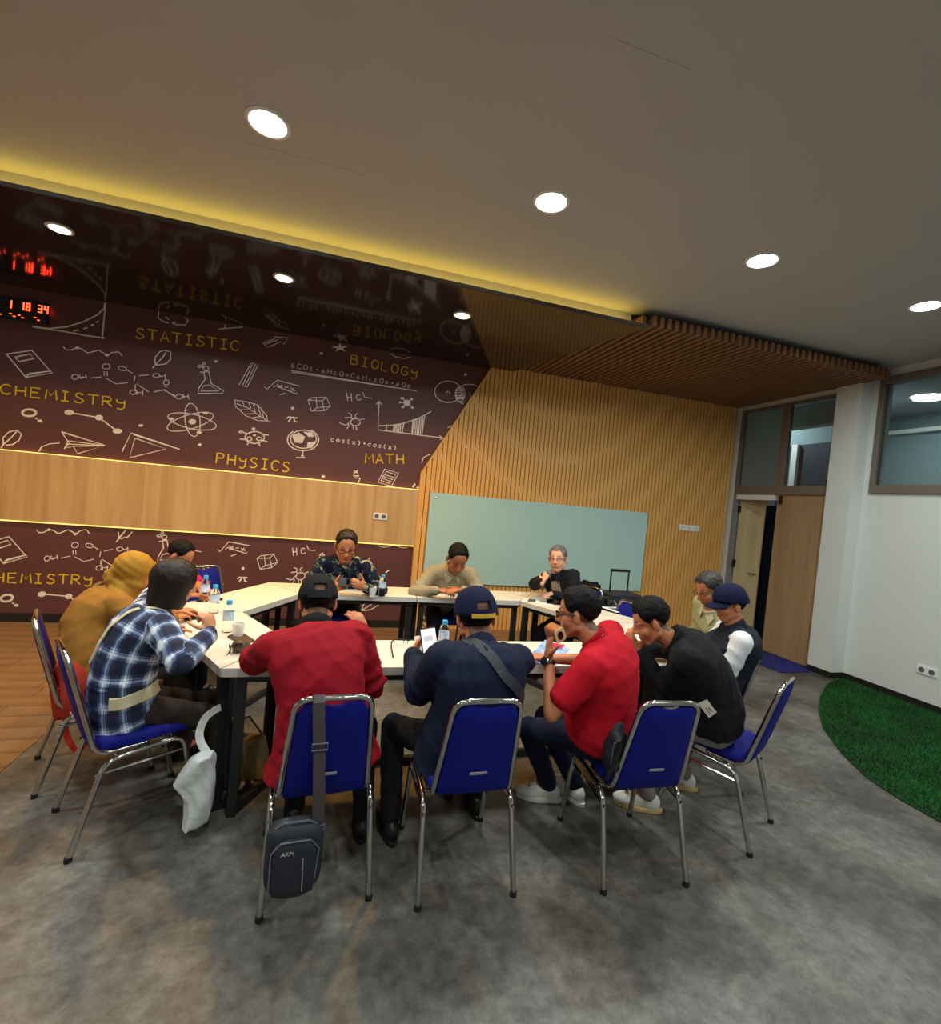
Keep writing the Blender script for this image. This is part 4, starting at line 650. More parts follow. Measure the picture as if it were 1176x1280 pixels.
# ---------------------------------------------------------------- chairs
def make_chair():
    root = empty('stacking_chair', (0, 0, 0), 'x', 'chair', 'blue banquet chairs')
    for s in (-1, 1):
        fr = MB().tube(round_path([(s * 0.205, -0.24, 0.012), (s * 0.195, -0.135, 0.385), (s * 0.195, 0.165, 0.415), (s * 0.205, 0.24, 0.012)], 0.06), 0.0125, 8).build('leg_frame', 'chrome', root, smooth=True)
        for y in (-0.24, 0.24):
            MB().lathe([(0.012, 0.022), (0.0145, 0.020), (0.0155, 0.0), (0.003, 0.0)], (s * 0.205, y * 1.0, 0.0), 10).build('foot_cap', 'rubber', fr)
        MB().tube([(s * 0.198, -0.17, 0.335), (s * 0.198, 0.185, 0.35)], 0.007, 6).build('side_brace', 'chrome', fr, smooth=True)
    MB().tube([(-0.195, -0.09, 0.392), (0.195, -0.09, 0.392)], 0.009, 6).build('cross_bar', 'chrome', root, smooth=True)
    MB().tube([(-0.195, 0.13, 0.405), (0.195, 0.13, 0.405)], 0.009, 6).build('cross_bar', 'chrome', root, smooth=True)
    bp = [(-0.168, 0.02, 0.415), (-0.172, -0.165, 0.41), (-0.140, -0.288, 0.862), (0.140, -0.288, 0.862), (0.172, -0.165, 0.41), (0.168, 0.02, 0.415)]
    MB().tube(round_path(bp, 0.06, 6), 0.0125, 8).build('back_frame', 'chrome', root, smooth=True)
    # back pad: follows the frame plane
    def onb(u, t, off):  # u across -1..1, t up 0..1
        w = 0.160 - 0.030 * t
        base = Vector((u * w, -0.17 - 0.118 * t, 0.42 + 0.432 * t))
        n = Vector((0, -0.965, -0.263))
        bow = 0.012 * (1 - u * u)
        return base + n * (off + bow * 0.6)
    nu, nt = 12, 14; vs = []; fs = []
    def tmax(u):
        a = abs(u)
        e = 0.985 if a < 0.78 else 0.985 - 0.10 * ((a - 0.78) / 0.22) ** 2
        if a < 0.42: e -= 0.03 * (0.5 + 0.5 * math.cos(math.pi * a / 0.42))
        return e
    for side in (0.016, -0.016):
        for j in range(nt + 1):
            for i in range(nu + 1):
                u = -1 + 2 * i / nu; t = 0.02 + (tmax(u) - 0.02) * j / nt
                edge = min(1, 6 * min(i, nu - i) / nu, 6 * min(j, nt - j) / nt)
                vs.append(onb(u * 0.985, t, side * (0.35 + 0.65 * math.sqrt(max(edge, 0)))))
    K = (nu + 1) * (nt + 1)
    for j in range(nt):
        for i in range(nu):
            a = j * (nu + 1) + i; fs.append((a, a + 1, a + nu + 2, a + nu + 1)); fs.append((K + a, K + a + nu + 1, K + a + nu + 2, K + a + 1))
    for i in range(nu): fs.append((i, K + i, K + i + 1, i + 1)); a = nt * (nu + 1) + i; fs.append((a, a + 1, K + a + 1, K + a))
    for j in range(nt): a = j * (nu + 1); fs.append((a, a + nu + 1, K + a + nu + 1, K + a)); a += nu; fs.append((a, K + a, K + a + nu + 1, a + nu + 1))
    bk = MB().add(vs, fs).build('backrest', 'blue', root, smooth=True)
    p = onb(0, 0.29, 0.021)
    mb = MB(); w = 0.036
    mb.slab([(-w, -0.006), (w, -0.006), (w, 0.006), (-w, 0.006)], lambda q: p + Vector((q[0], -0.326 * q[1] * 1.0, 0.945 * q[1])), lambda q: p + Vector((q[0], -0.326 * q[1] - 0.003, 0.945 * q[1] - 0.001)))
    mb.build('maker_plate', 'silver', bk)
    # seat
    vs = []; fs = []; n = 28
    def rr(k, hx, hy, r=0.05):
        a = 2 * math.pi * k / n; c, s = math.cos(a), math.sin(a); e = 0.32
        return (math.copysign(abs(c) ** e, c) * hx, math.copysign(abs(s) ** e, s) * hy)
    prof = [(0.90, 0.424), (1.0, 0.43), (1.01, 0.45), (0.985, 0.468), (0.90, 0.477), (0.5, 0.482)]
    for f, z in prof:
        for k in range(n):
            x, y = rr(k, 0.188 * f, 0.20 * f); vs.append((x, y + 0.03, z + (y > 0) * 0.006 * f))
    for j in range(len(prof) - 1):
        for k in range(n): l = (k + 1) % n; fs.append((j * n + k, j * n + l, (j + 1) * n + l, (j + 1) * n + k))
    fs.append(tuple(range(n - 1, -1, -1))); fs.append(tuple(range((len(prof) - 1) * n, len(prof) * n)))
    MB().add(vs, fs).build('seat', 'blue', root, smooth=True)
    return root
chair0 = make_chair()
def place_chair(mid, th, label, first=False):
    """mid = middle between the rear feet"""
    o = chair0 if first else copy_tree(chair0)
    F = Vector((-math.sin(math.radians(th)), math.cos(math.radians(th))))
    c = Vector(mid) + F * 0.24
    o.location = (c.x, c.y, 0); o.rotation_euler = (0, 0, math.radians(th)); o['label'] = label
    return o
place_chair((0.065, 1.894), 4.3, 'blue chair with chrome frame, black shoulder bag hanging on its back', True)
place_chair((0.662, 1.826), 0, 'blue chair with chrome frame behind the person in the navy jacket')
place_chair((1.472, 1.756), -3.6, 'blue chair seen from behind under the person in the red polo shirt')
place_chair((2.33, 1.95), 29.2, 'blue chair turned left under the person in the black shirt')
place_chair((2.66, 2.475), 58, 'blue chair behind the person in the navy cap and dark vest')
place_chair((-1.04, 2.478), -59.4, 'blue chair in side view under the person in the plaid shirt')
place_chair((-1.374, 2.964), -65.3, 'leftmost blue chair, orange red bag hanging behind its back')
place_chair((-1.42, 3.72), -85, 'blue chair half hidden behind the shoulder of the person in the ochre headscarf')
place_chair((-1.02, 4.62), -140, 'empty blue chair against the mural behind the bottles at the back left')
place_chair((2.63, 4.45), 125, 'blue chair of the grey-haired person with the microphone')
place_chair((2.64, 3.74), 105, 'empty blue chair at the far right table, below the black trolley case')
place_chair((3.21, 3.16), 75, 'blue chair of the person in the green shirt')
place_chair((0.12, 4.97), 178, 'blue chair hidden behind the person in the batik shirt')
place_chair((1.18, 4.97), 181, 'blue chair hidden behind the person in the beige shirt')
PEOPLE = json.loads('''[{"id":"red_jacket","hip":[0.05,2.13,0.56],"H":[-0.034,2.432,1.092],"th":4,"sth":3,"head":[6,28,0],"s":1.0,"nk":[0.0,0.75,0.66],"L":[[-0.1,2.6,0.8],[0.55,0.8,0],[0,0,-1],0.5],"R":[[0.202,2.443,0.933],[-0.45,0.1,0.9],[-0.4,0.8,-0.2],0.75],"eL":[-0.36,2.4,0.8],"eR":[0.24,2.24,0.66],"fL":[-0.06,2.42,0,5],"fR":[0.26,2.3,0,-5]},{"id":"navy_jacket","hip":[0.665,2.06,0.56],"H":[0.688,2.152,1.109],"th":6,"sth":4,"head":[3,16,-3],"s":1.02,"nk":[0,0.7,0.7],"L":[[0.455,2.4,0.85],[0.45,0.75,0.45],[0.8,-0.3,-0.3],0.8],"R":[[0.72,2.5,0.8],[-0.2,0.95,0],[0,0,-1],0.4],"eL":[0.36,2.12,0.3],"eR":[0.98,2.05,0.7],"fL":[0.39,2.26,0,6],"fR":[0.86,2.38,0,-6]},{"id":"red_polo","hip":[1.34,2.07,0.58],"H":[1.188,2.082,1.154],"th":50,"sth":38,"head":[52,12,0],"s":1.0,"nk":[-0.5,0.4,0.75],"L":[[1.036,2.048,0.941],[-0.0,0.05,1],[0.75,-0.2,0.1],0.7],"R":[[1.22,2.45,0.8],[-0.6,0.8,0],[0,0,-1],0.4],"eL":[1.03,1.85,0.66],"eR":[1.6,2.3,0.78],"fL":[1.3,2.42,0,70],"fR":[1.46,2.4,0,12]},{"id":"black_shirt","hip":[2.1,2.12,0.58],"H":[1.742,2.255,1.08],"th":42,"sth":50,"head":[66,30,0],"s":1.02,"nk":[-0.75,0.3,0.6],"L":[[1.739,2.313,0.885],[-0.55,0.3,0.6],[0.5,0.3,0],0.8],"R":[[1.95,2.62,0.81],[-0.75,0.5,0.2],[0,0,-1],0.6],"eL":[1.8,2.28,0.7],"eR":[2.2,2.6,0.78],"fL":[1.84,2.26,0,60],"fR":[2.22,2.42,0,50]},{"id":"vest","hip":[2.47,2.58,0.57],"H":[2.536,2.517,1.141],"th":62,"sth":58,"head":[75,14,0],"s":0.98,"nk":[-0.2,0.1,0.97],"L":[[2.22,2.53,0.73],[-0.85,0.5,0],[0,0,-1],0.5],"R":[[2.36,2.84,0.79],[-0.85,0.3,0],[0,0,-1],0.5],"eL":[2.47,2.4,0.3],"eR":[2.6,2.8,0.35],"fL":[2.08,2.7,0,60],"fR":[2.24,2.98,0,60]},{"id":"khaki_dark","hip":[2.98,3.12,0.57],"H":[2.804,2.992,1.15],"th":75,"sth":70,"head":[88,30,0],"s":0.98,"nk":[-0.35,0.0,0.93],"L":[[2.74,3.04,0.74],[-0.9,0.3,0],[0,0,-1],0.5],"R":[[2.72,3.26,0.74],[-0.9,0.1,0],[0,0,-1],0.5],"eL":[2.9,2.95,0.3],"eR":[2.95,3.3,0.3],"fL":[2.55,3.1,0,80],"fR":[2.58,3.35,0,80]},{"id":"batik","hip":[0.14,4.78,0.56],"H":[0.14,4.339,1.158],"th":178,"sth":178,"head":[182,26,0],"s":1.03,"nk":[0,-0.45,0.88],"L":[[0.311,4.158,0.824],[-0.55,-0.5,0.35],[-0.6,0.6,0.1],0.9],"R":[[0.063,4.27,0.785],[0.55,-0.5,0.35],[0.6,0.6,0.1],0.9],"eL":[0.52,4.5,0.8],"eR":[-0.22,4.5,0.8],"fL":[0.28,4.5,0,180],"fR":[0,4.5,0,180]},{"id":"khaki_light","hip":[1.16,4.77,0.56],"H":[1.148,4.288,1.108],"th":182,"sth":178,"head":[180,42,0],"s":1.03,"nk":[0,-0.62,0.75],"L":[[1.174,4.119,0.851],[-0.9,-0.25,0],[0,0.2,-0.9],0.5],"R":[[0.968,4.177,0.824],[0.9,-0.25,0],[0,0.2,-0.9],0.5],"eL":[1.52,4.42,0.8],"eR":[0.78,4.42,0.8],"fL":[1.32,4.5,0,180],"fR":[1.0,4.5,0,180]},{"id":"microphone","hip":[2.42,4.36,0.56],"H":[2.19,4.334,1.16],"th":125,"sth":135,"head":[140,4,4],"s":0.94,"nk":[-0.1,-0.15,0.98],"L":[[2.093,4.188,0.833],[-0.8,-0.5,0],[0,0,-1],0.5],"R":[[1.95,4.107,0.959],[0.35,0.25,0.75],[0.4,0.3,0],1.1],"eL":[2.5,4.1,0.78],"eR":[1.85,4.45,0.8],"fL":[2.2,4.0,0,130],"fR":[2.0,4.2,0,130]},{"id":"magenta","hip":[-1.26,3.84,0.57],"H":[-1.056,3.993,1.05],"th":-95,"sth":-95,"head":[-105,34,0],"s":0.95,"nk":[0.5,0.1,0.85],"L":[[-0.93,4.05,0.79],[0.8,-0.3,0],[0,0,-1],0.5],"R":[[-0.95,3.84,0.79],[0.9,0,0],[0,0,-1],0.5],"eL":[-1.0,4.2,0.8],"eR":[-1.0,3.6,0.8],"fL":[-0.85,3.95,0,-90],"fR":[-0.85,3.7,0,-90]},{"id":"hijab","hip":[-1.18,3.07,0.57],"H":[-1.09,3.233,1.046],"th":-68,"sth":-66,"head":[-62,20,0],"s":0.95,"nk":[0.4,0.15,0.9],"L":[[-0.88,3.36,0.79],[0.6,0.5,0],[0,0,-1],0.8],"R":[[-0.86,3.2,0.79],[0.4,0.8,0],[0,0,-1],0.5],"eL":[-0.95,3.45,0.78],"eR":[-0.92,3.0,0.76],"fL":[-0.8,3.25,0,-68],"fR":[-0.72,3.08,0,-68]},{"id":"plaid","hip":[-0.88,2.59,0.56],"H":[-0.733,2.716,1.099],"th":-60,"sth":-54,"head":[-56,14,0],"s":0.94,"nk":[0.3,0.25,0.9],"L":[[-0.8,2.9,0.8],[0.2,0.85,0.1],[0,0,-1],0.9],"R":[[-0.518,2.556,0.899],[-0.3,0.1,0.95],[-0.6,0.5,0],1.7],"eL":[-0.8,2.95,0.8],"eR":[-0.413,2.409,0.823],"fL":[-0.46,2.8,0,-60],"fR":[-0.38,2.62,0,-55]}]''')
# ---------------------------------------------------------------- people
def V(*a): return Vector(a[0] if len(a) == 1 else a)
_sv = []; _sf = []
NU, NVV = 12, 7
class Blob:
    def __init__(s): s.v = []; s.f = []
    def _grid(s, rows, n):
        b = len(s.v)
        for r in rows: s.v += [tuple(p) for p in r]
        m_ = len(rows)
        for j in range(m_ - 1):
            for k in range(n): l = (k + 1) % n; s.f.append((b + j * n + k, b + j * n + l, b + (j + 1) * n + l, b + (j + 1) * n + k))
        s.f.append(tuple(b + k for k in range(n - 1, -1, -1))); s.f.append(tuple(b + (m_ - 1) * n + k for k in range(n)))
    def cap(s, a, ra, b, rb, n=12):
        a = V(a); b = V(b); d = b - a
        if d.length < 1e-5: d = V((0, 0, 1e-4))
        t = d.normalized(); u = t.orthogonal().normalized(); w = t.cross(u); rows = []
        for i in range(4):
            ph = math.radians(-86 + i * 86 / 3.0); rows.append([a + t * (ra * math.sin(ph)) + (u * math.cos(q) + w * math.sin(q)) * (ra * math.cos(ph)) for q in [2 * math.pi * k / n for k in range(n)]])
        for i in range(4):
            ph = math.radians(i * 86 / 3.0); rows.append([b + t * (rb * math.sin(ph)) + (u * math.cos(q) + w * math.sin(q)) * (rb * math.cos(ph)) for q in [2 * math.pi * k / n for k in range(n)]])
        s._grid(rows, n); return s
    def ell(s, c, r, R=None, n=14, m_=9):
        c = V(c); rows = []
        R = R or Matrix.Identity(3)
        for i in range(m_):
            ph = math.radians(-88 + 176 * i / (m_ - 1)); rows.append([c + R @ V((r[0] * math.cos(ph) * math.cos(q), r[1] * math.cos(ph) * math.sin(q), r[2] * math.sin(ph))) for q in [2 * math.pi * k / n for k in range(n)]])
        s._grid(rows, n); return s
    def loft(s, rings, n=24):              # (center, X axis, Y axis, rx, ry)
        rows = []
        for c, X, Y, rx, ry in rings:
            row = []
            for k in range(n):
                q = 2 * math.pi * k / n; e = 0.86; cc, ss = math.cos(q), math.sin(q)
                row.append(c + X * (math.copysign(abs(cc) ** e, cc) * rx) + Y * (math.copysign(abs(ss) ** e, ss) * ry))
            rows.append(row)
        s._grid(rows, n); return s
    def build(s, voxel, smooth=3):
        me = bpy.data.meshes.new('tmp'); me.from_pydata(s.v, [], s.f)
        bm = bmesh.new(); bm.from_mesh(me); bmesh.ops.recalc_face_normals(bm, faces=bm.faces); bm.to_mesh(me); bm.free()
        o = bpy.data.objects.new('tmp', me); col.objects.link(o)
        md = o.modifiers.new('r', 'REMESH'); md.mode = 'VOXEL'; md.voxel_size = voxel; md.use_smooth_shade = True
        if smooth: m2 = o.modifiers.new('s', 'SMOOTH'); m2.iterations = smooth; m2.factor = 0.5
        dg = bpy.context.evaluated_depsgraph_get(); dg.update()
        out = bpy.data.meshes.new_from_object(o.evaluated_get(dg))
        bpy.data.objects.remove(o); bpy.data.meshes.remove(me)
        return out
def get_co(me):
    a = np.empty(len(me.vertices) * 3); me.vertices.foreach_get('co', a); return a.reshape(-1, 3)
def set_co(me, a): me.vertices.foreach_set('co', np.ascontiguousarray(a).ravel()); me.update()
def get_no(me):
    a = np.empty(len(me.vertices) * 3); me.vertices.foreach_get('normal', a); return a.reshape(-1, 3)
def wrinkle(me, amp, freq, seed=0, folds=()):
    """cloth folds: ridged warped waves plus long folds fanned out from given centres"""
    co = get_co(me); no = get_no(me); rs = np.random.RandomState(seed)
    warp = np.zeros_like(co)
    for i in range(3):
        for k in range(3):
            d = rs.normal(size=3) * 5; warp[:, i] += np.sin(co @ d + rs.uniform(0, 6)) * 0.05
    p = co + warp; h = np.zeros(len(co))
    for k in range(6):
        d = rs.normal(size=3); d /= np.linalg.norm(d); f = freq * rs.uniform(0.6, 1.7)
        h += (1 - np.abs(np.sin(p @ d * f + rs.uniform(0, 6)))) ** 2.2 * rs.uniform(0.4, 1)
    h = h / 2.2 - 0.55
    for c, ax, cnt, rad, a2 in folds:
        c = np.array(c); ax = np.array(ax) / np.linalg.norm(ax); q = co - c; along = q @ ax
        r = np.linalg.norm(q, axis=1)
        h += a2 * np.sin(along * cnt + 2.5 * np.sin(r * 9)) * np.exp(-(r / rad) ** 2)
    set_co(me, co + no * (h * amp)[:, None])
def mk(name, me, mt, parent, off):
    me.transform(Matrix.Translation(-V(off)))
    me.materials.clear(); me.materials.append(MT[mt] if isinstance(mt, str) else mt)
    me.polygons.foreach_set('use_smooth', [True] * len(me.polygons)); me.name = name
    o = bpy.data.objects.new(name, me); col.objects.link(o); o.parent = parent
    return o
def ik(S, W, a, b, hint):
    d = W - S; L = d.length
    if L > (a + b) * 0.995: W = S + d.normalized() * (a + b) * 0.995; d = W - S; L = d.length
    if L < abs(a - b) + 0.03: L = abs(a - b) + 0.03
    x = (a * a - b * b + L * L) / (2 * L); h = math.sqrt(max(a * a - x * x, 0)); t = d.normalized()
    q = V(hint) - S; q = q - t * q.dot(t); q = q.normalized() if q.length > 1e-4 else t.orthogonal().normalized()
    return S + t * x + q * h, W
def rotv(v, axis, ang): return Matrix.Rotation(ang, 3, axis) @ v
def tint(me, colors):
    a = me.color_attributes.new('tint', 'FLOAT_COLOR', 'POINT')
    a.data.foreach_set('color', np.ascontiguousarray(colors).ravel())
def cloth_attr_uv(me, chains):
    """per vertex (along, around) coordinates relative to the nearest limb or trunk axis"""
    co = get_co(me); best = np.full(len(co), 1e9); out = np.zeros((len(co), 4)); out[:, 3] = 1
    for pts, X, r0, base in chains:
        acc = 0
        for i in range(len(pts) - 1):
            a = np.array(pts[i]); b = np.array(pts[i + 1]); d = b - a; L = np.linalg.norm(d); d = d / L
            t = np.clip((co - a) @ d, 0, L); q = co - (a + t[:, None] * d); r = np.linalg.norm(q, axis=1) - r0
            Xp = np.array(X) - d * np.dot(np.array(X), d); Xp /= np.linalg.norm(Xp); Yp = np.cross(d, Xp)
            ang = np.arctan2(q @ Yp, q @ Xp); m_ = r < best; best[m_] = r[m_]
            tt = (co - a) @ d; yy = q @ Yp + (0.6 * q @ Xp if r0 > .1 else 0); out[m_, 0] = (acc + np.clip(tt, -.06, L + .06) + base)[m_]; out[m_, 1] = yy[m_]; acc += L
    return out
def plaid_material():
    M = bpy.data.materials.new('navy and white plaid'); M.use_nodes = True
    nt = M.node_tree; N = nt.nodes; Lk = nt.links; b = N['Principled BSDF']; b.inputs['Roughness'].default_value = 0.85
    a = N.new('ShaderNodeAttribute'); a.attribute_name = 'tint'; sp = N.new('ShaderNodeSeparateXYZ'); Lk.new(a.outputs['Vector'], sp.inputs[0])
    fs = []
    for ax, per in (('X', 0.098), ('Y', 0.094)):
        mu = N.new('ShaderNodeMath'); mu.operation = 'MULTIPLY'; mu.inputs[1].default_value = 1 / per; Lk.new(sp.outputs[ax], mu.inputs[0])
        fr = N.new('ShaderNodeMath'); fr.operation = 'FRACT'; Lk.new(mu.outputs[0], fr.inputs[0])
        rp = N.new('ShaderNodeValToRGB'); rp.color_ramp.interpolation = 'LINEAR'; e = rp.color_ramp.elements
        e[0].position = 0.0; e[0].color = (0, 0, 0, 1); e[1].position = 1.0; e[1].color = (0, 0, 0, 1)
        for pos, v in ((0.36, 0.02), (0.42, 0.5), (0.52, 0.55), (0.56, 1.0), (0.64, 1.0), (0.67, 0.35), (0.72, 0.9), (0.76, 0.35), (0.86, 0.35), (0.92, 0.02)):
            q = e.new(pos); q.color = (v, v, v, 1)
        Lk.new(fr.outputs[0], rp.inputs['Fac']); fs.append(rp)
    ad = N.new('ShaderNodeMixRGB'); ad.blend_type = 'ADD'; ad.inputs[0].default_value = 1; Lk.new(fs[0].outputs[0], ad.inputs[1]); Lk.new(fs[1].outputs[0], ad.inputs[2])
    r2 = N.new('ShaderNodeValToRGB'); e = r2.color_ramp.elements; e[0].position = 0; e[0].color = rgb(22, 28, 50); e[1].position = 1; e[1].color = rgb(232, 238, 246)
    q = e.new(0.3); q.color = rgb(38, 50, 84); q = e.new(0.6); q.color = rgb(120, 140, 172)
    dv = N.new('ShaderNodeMath'); dv.operation = 'MULTIPLY'; dv.inputs[1].default_value = 0.62; Lk.new(ad.outputs[0], dv.inputs[0])
    Lk.new(dv.outputs[0], r2.inputs['Fac']); Lk.new(r2.outputs['Color'], b.inputs['Base Color'])
    return M
def batik_material():
    M = mat('navy batik cloth', rgb(10, 18, 44), 0.8, spec=0.2); nt = M.node_tree; N = nt.nodes; Lk = nt.links; b = N['Principled BSDF']
    tc = N.new('ShaderNodeTexCoord'); nz = N.new('ShaderNodeTexNoise'); nz.inputs['Scale'].default_value = 11; nz.inputs['Detail'].default_value = 5; nz.inputs['Distortion'].default_value = 1.6
    Lk.new(tc.outputs['Object'], nz.inputs['Vector']); rp = N.new('ShaderNodeValToRGB'); e = rp.color_ramp.elements
    e[0].position = 0.46; e[0].color = rgb(8, 16, 42); e[1].position = 0.70; e[1].color = rgb(196, 190, 156)
    q = e.new(0.54); q.color = rgb(14, 34, 50); q = e.new(0.60); q.color = rgb(96, 106, 98)
    Lk.new(nz.outputs['Fac'], rp.inputs['Fac']); Lk.new(rp.outputs['Color'], b.inputs['Base Color']); return M
def cloth(name, c, rough=0.85, n=0.1): return mat(name, c, rough, noise_amt=n, noise_scale=5, bump=0.15, bump_scale=500, spec=0.25, dist=0.001)
MT['plaid'] = plaid_material(); MT['batik'] = batik_material()
for k, c in dict(jred=rgb(150, 8, 30), jnavy=rgb(17, 26, 50), polo=rgb(188, 8, 32), cblack=rgb(16, 17, 20), vest=rgb(24, 30, 40), cwhite=rgb(230, 230, 230), green=rgb(168, 170, 120), beige=rgb(150, 143, 118), beige_light=rgb(182, 174, 148), batik_dark=rgb(40, 52, 66),
                 coat=rgb(18, 20, 28), magenta=rgb(170, 26, 90), ochre=rgb(156, 106, 40), scarf=rgb(178, 128, 42), pblack=rgb(18, 19, 24), pnavy=rgb(18, 26, 50), pgrey=rgb(132, 122, 120), pbrown=rgb(70, 54, 42),
                 pdark=rgb(44, 38, 34), capblack=rgb(20, 21, 26), capnavy=rgb(10, 17, 52), cream_cloth=rgb(206, 196, 160), inner=rgb(70, 66, 70), grey_shirt=rgb(150, 136, 120)).items(): MT[k] = cloth(k, c)
MT['hair'] = mat('black hair', rgb(15, 13, 13), 0.7, spec=0.18, bump=0.6, bump_scale=90, noise_amt=0.4, noise_scale=60)
MT['hair_brown'] = mat('dark brown hair', rgb(36, 22, 17), 0.5, spec=0.35, bump=0.6, bump_scale=90, stretch=(1, 1, .15), noise_amt=0.5, noise_scale=70)
MT['hair_grey'] = mat('grey hair', rgb(128, 124, 118), 0.6, c2=rgb(70, 66, 62), noise_scale=40, bump=0.5, bump_scale=80)
MT['hair_mixed'] = mat('greying dark hair', rgb(62, 56, 52), 0.6, c2=rgb(26, 22, 20), noise_scale=40, bump=0.5, bump_scale=80)
MT['shoe_white'] = mat('white leather shoe', rgb(222, 220, 210), 0.5, noise_amt=0.06, noise_scale=20); MT['gum'] = mat('tan rubber sole', rgb(206, 170, 110), 0.6); MT['shoe_black'] = mat('black shoe', rgb(20, 20, 22), 0.45)
MT['yellowtrim'] = mat('yellow cap strap', rgb(190, 150, 40), 0.6)

def hand(B, W, d, n, side_sign, s, curl):
    """palm and five fingers as chains rooted in the palm; side_sign +1 left hand, -1 right"""
    d = V(d).normalized(); n = V(n); n = (n - d * n.dot(d)).normalized(); side = n.cross(d) * side_sign  # towards the thumb
    c = W + d * 0.05 * s
    R = Matrix((side, d, n)).transposed()
    B.ell(c, (0.040 * s, 0.052 * s, 0.017 * s), R, 12, 7)
    B.ell(W + d * 0.03 * s + side * 0.018 * s + n * 0.006 * s, (0.02 * s, 0.03 * s, 0.015 * s), R, 10, 6)
    B.cap(W - d * 0.03 * s, 0.025 * s, W + d * 0.03 * s, 0.022 * s)
    for i, (o, ln, st) in enumerate(((0.030, .070, .084), (0.010, .078, .090), (-0.010, .072, .086), (-0.029, .058, .078))):
        p = W + d * st * s + side * o * s; dd = (d + side * o * 2.2).normalized(); ax = dd.cross(n).normalized()
        cl = curl * (0.85 + 0.1 * i); r = 0.0088 * s; B.cap(W + d * 0.05 * s + side * o * 0.8 * s, r * 1.1, p, r * 1.05, 8)
        for k, (f, cc) in enumerate(((.44, .8), (.31, 1.1), (.25, .7))):
            dd = rotv(dd, ax, cl * cc * 0.9); q = p + dd * ln * f * s; B.cap(p, r * (1 - .08 * k), q, r * (0.94 - .08 * k), 8); p = q
    p = W + d * 0.025 * s + side * 0.032 * s; dd = (d * 0.62 + side * 0.75 + n * 0.25 * curl).normalized(); ax = dd.cross(n).normalized()
    for k, ln in enumerate((0.036, 0.030, 0.024)):
        q = p + dd * ln * s; B.cap(p, (0.0125 - .0015 * k) * s, q, (0.011 - .0015 * k) * s, 8); p = q; dd = (rotv(dd, ax, 0.22 * curl) + (d - side * 0.3) * 0.15 * curl).normalized()
    return c, R

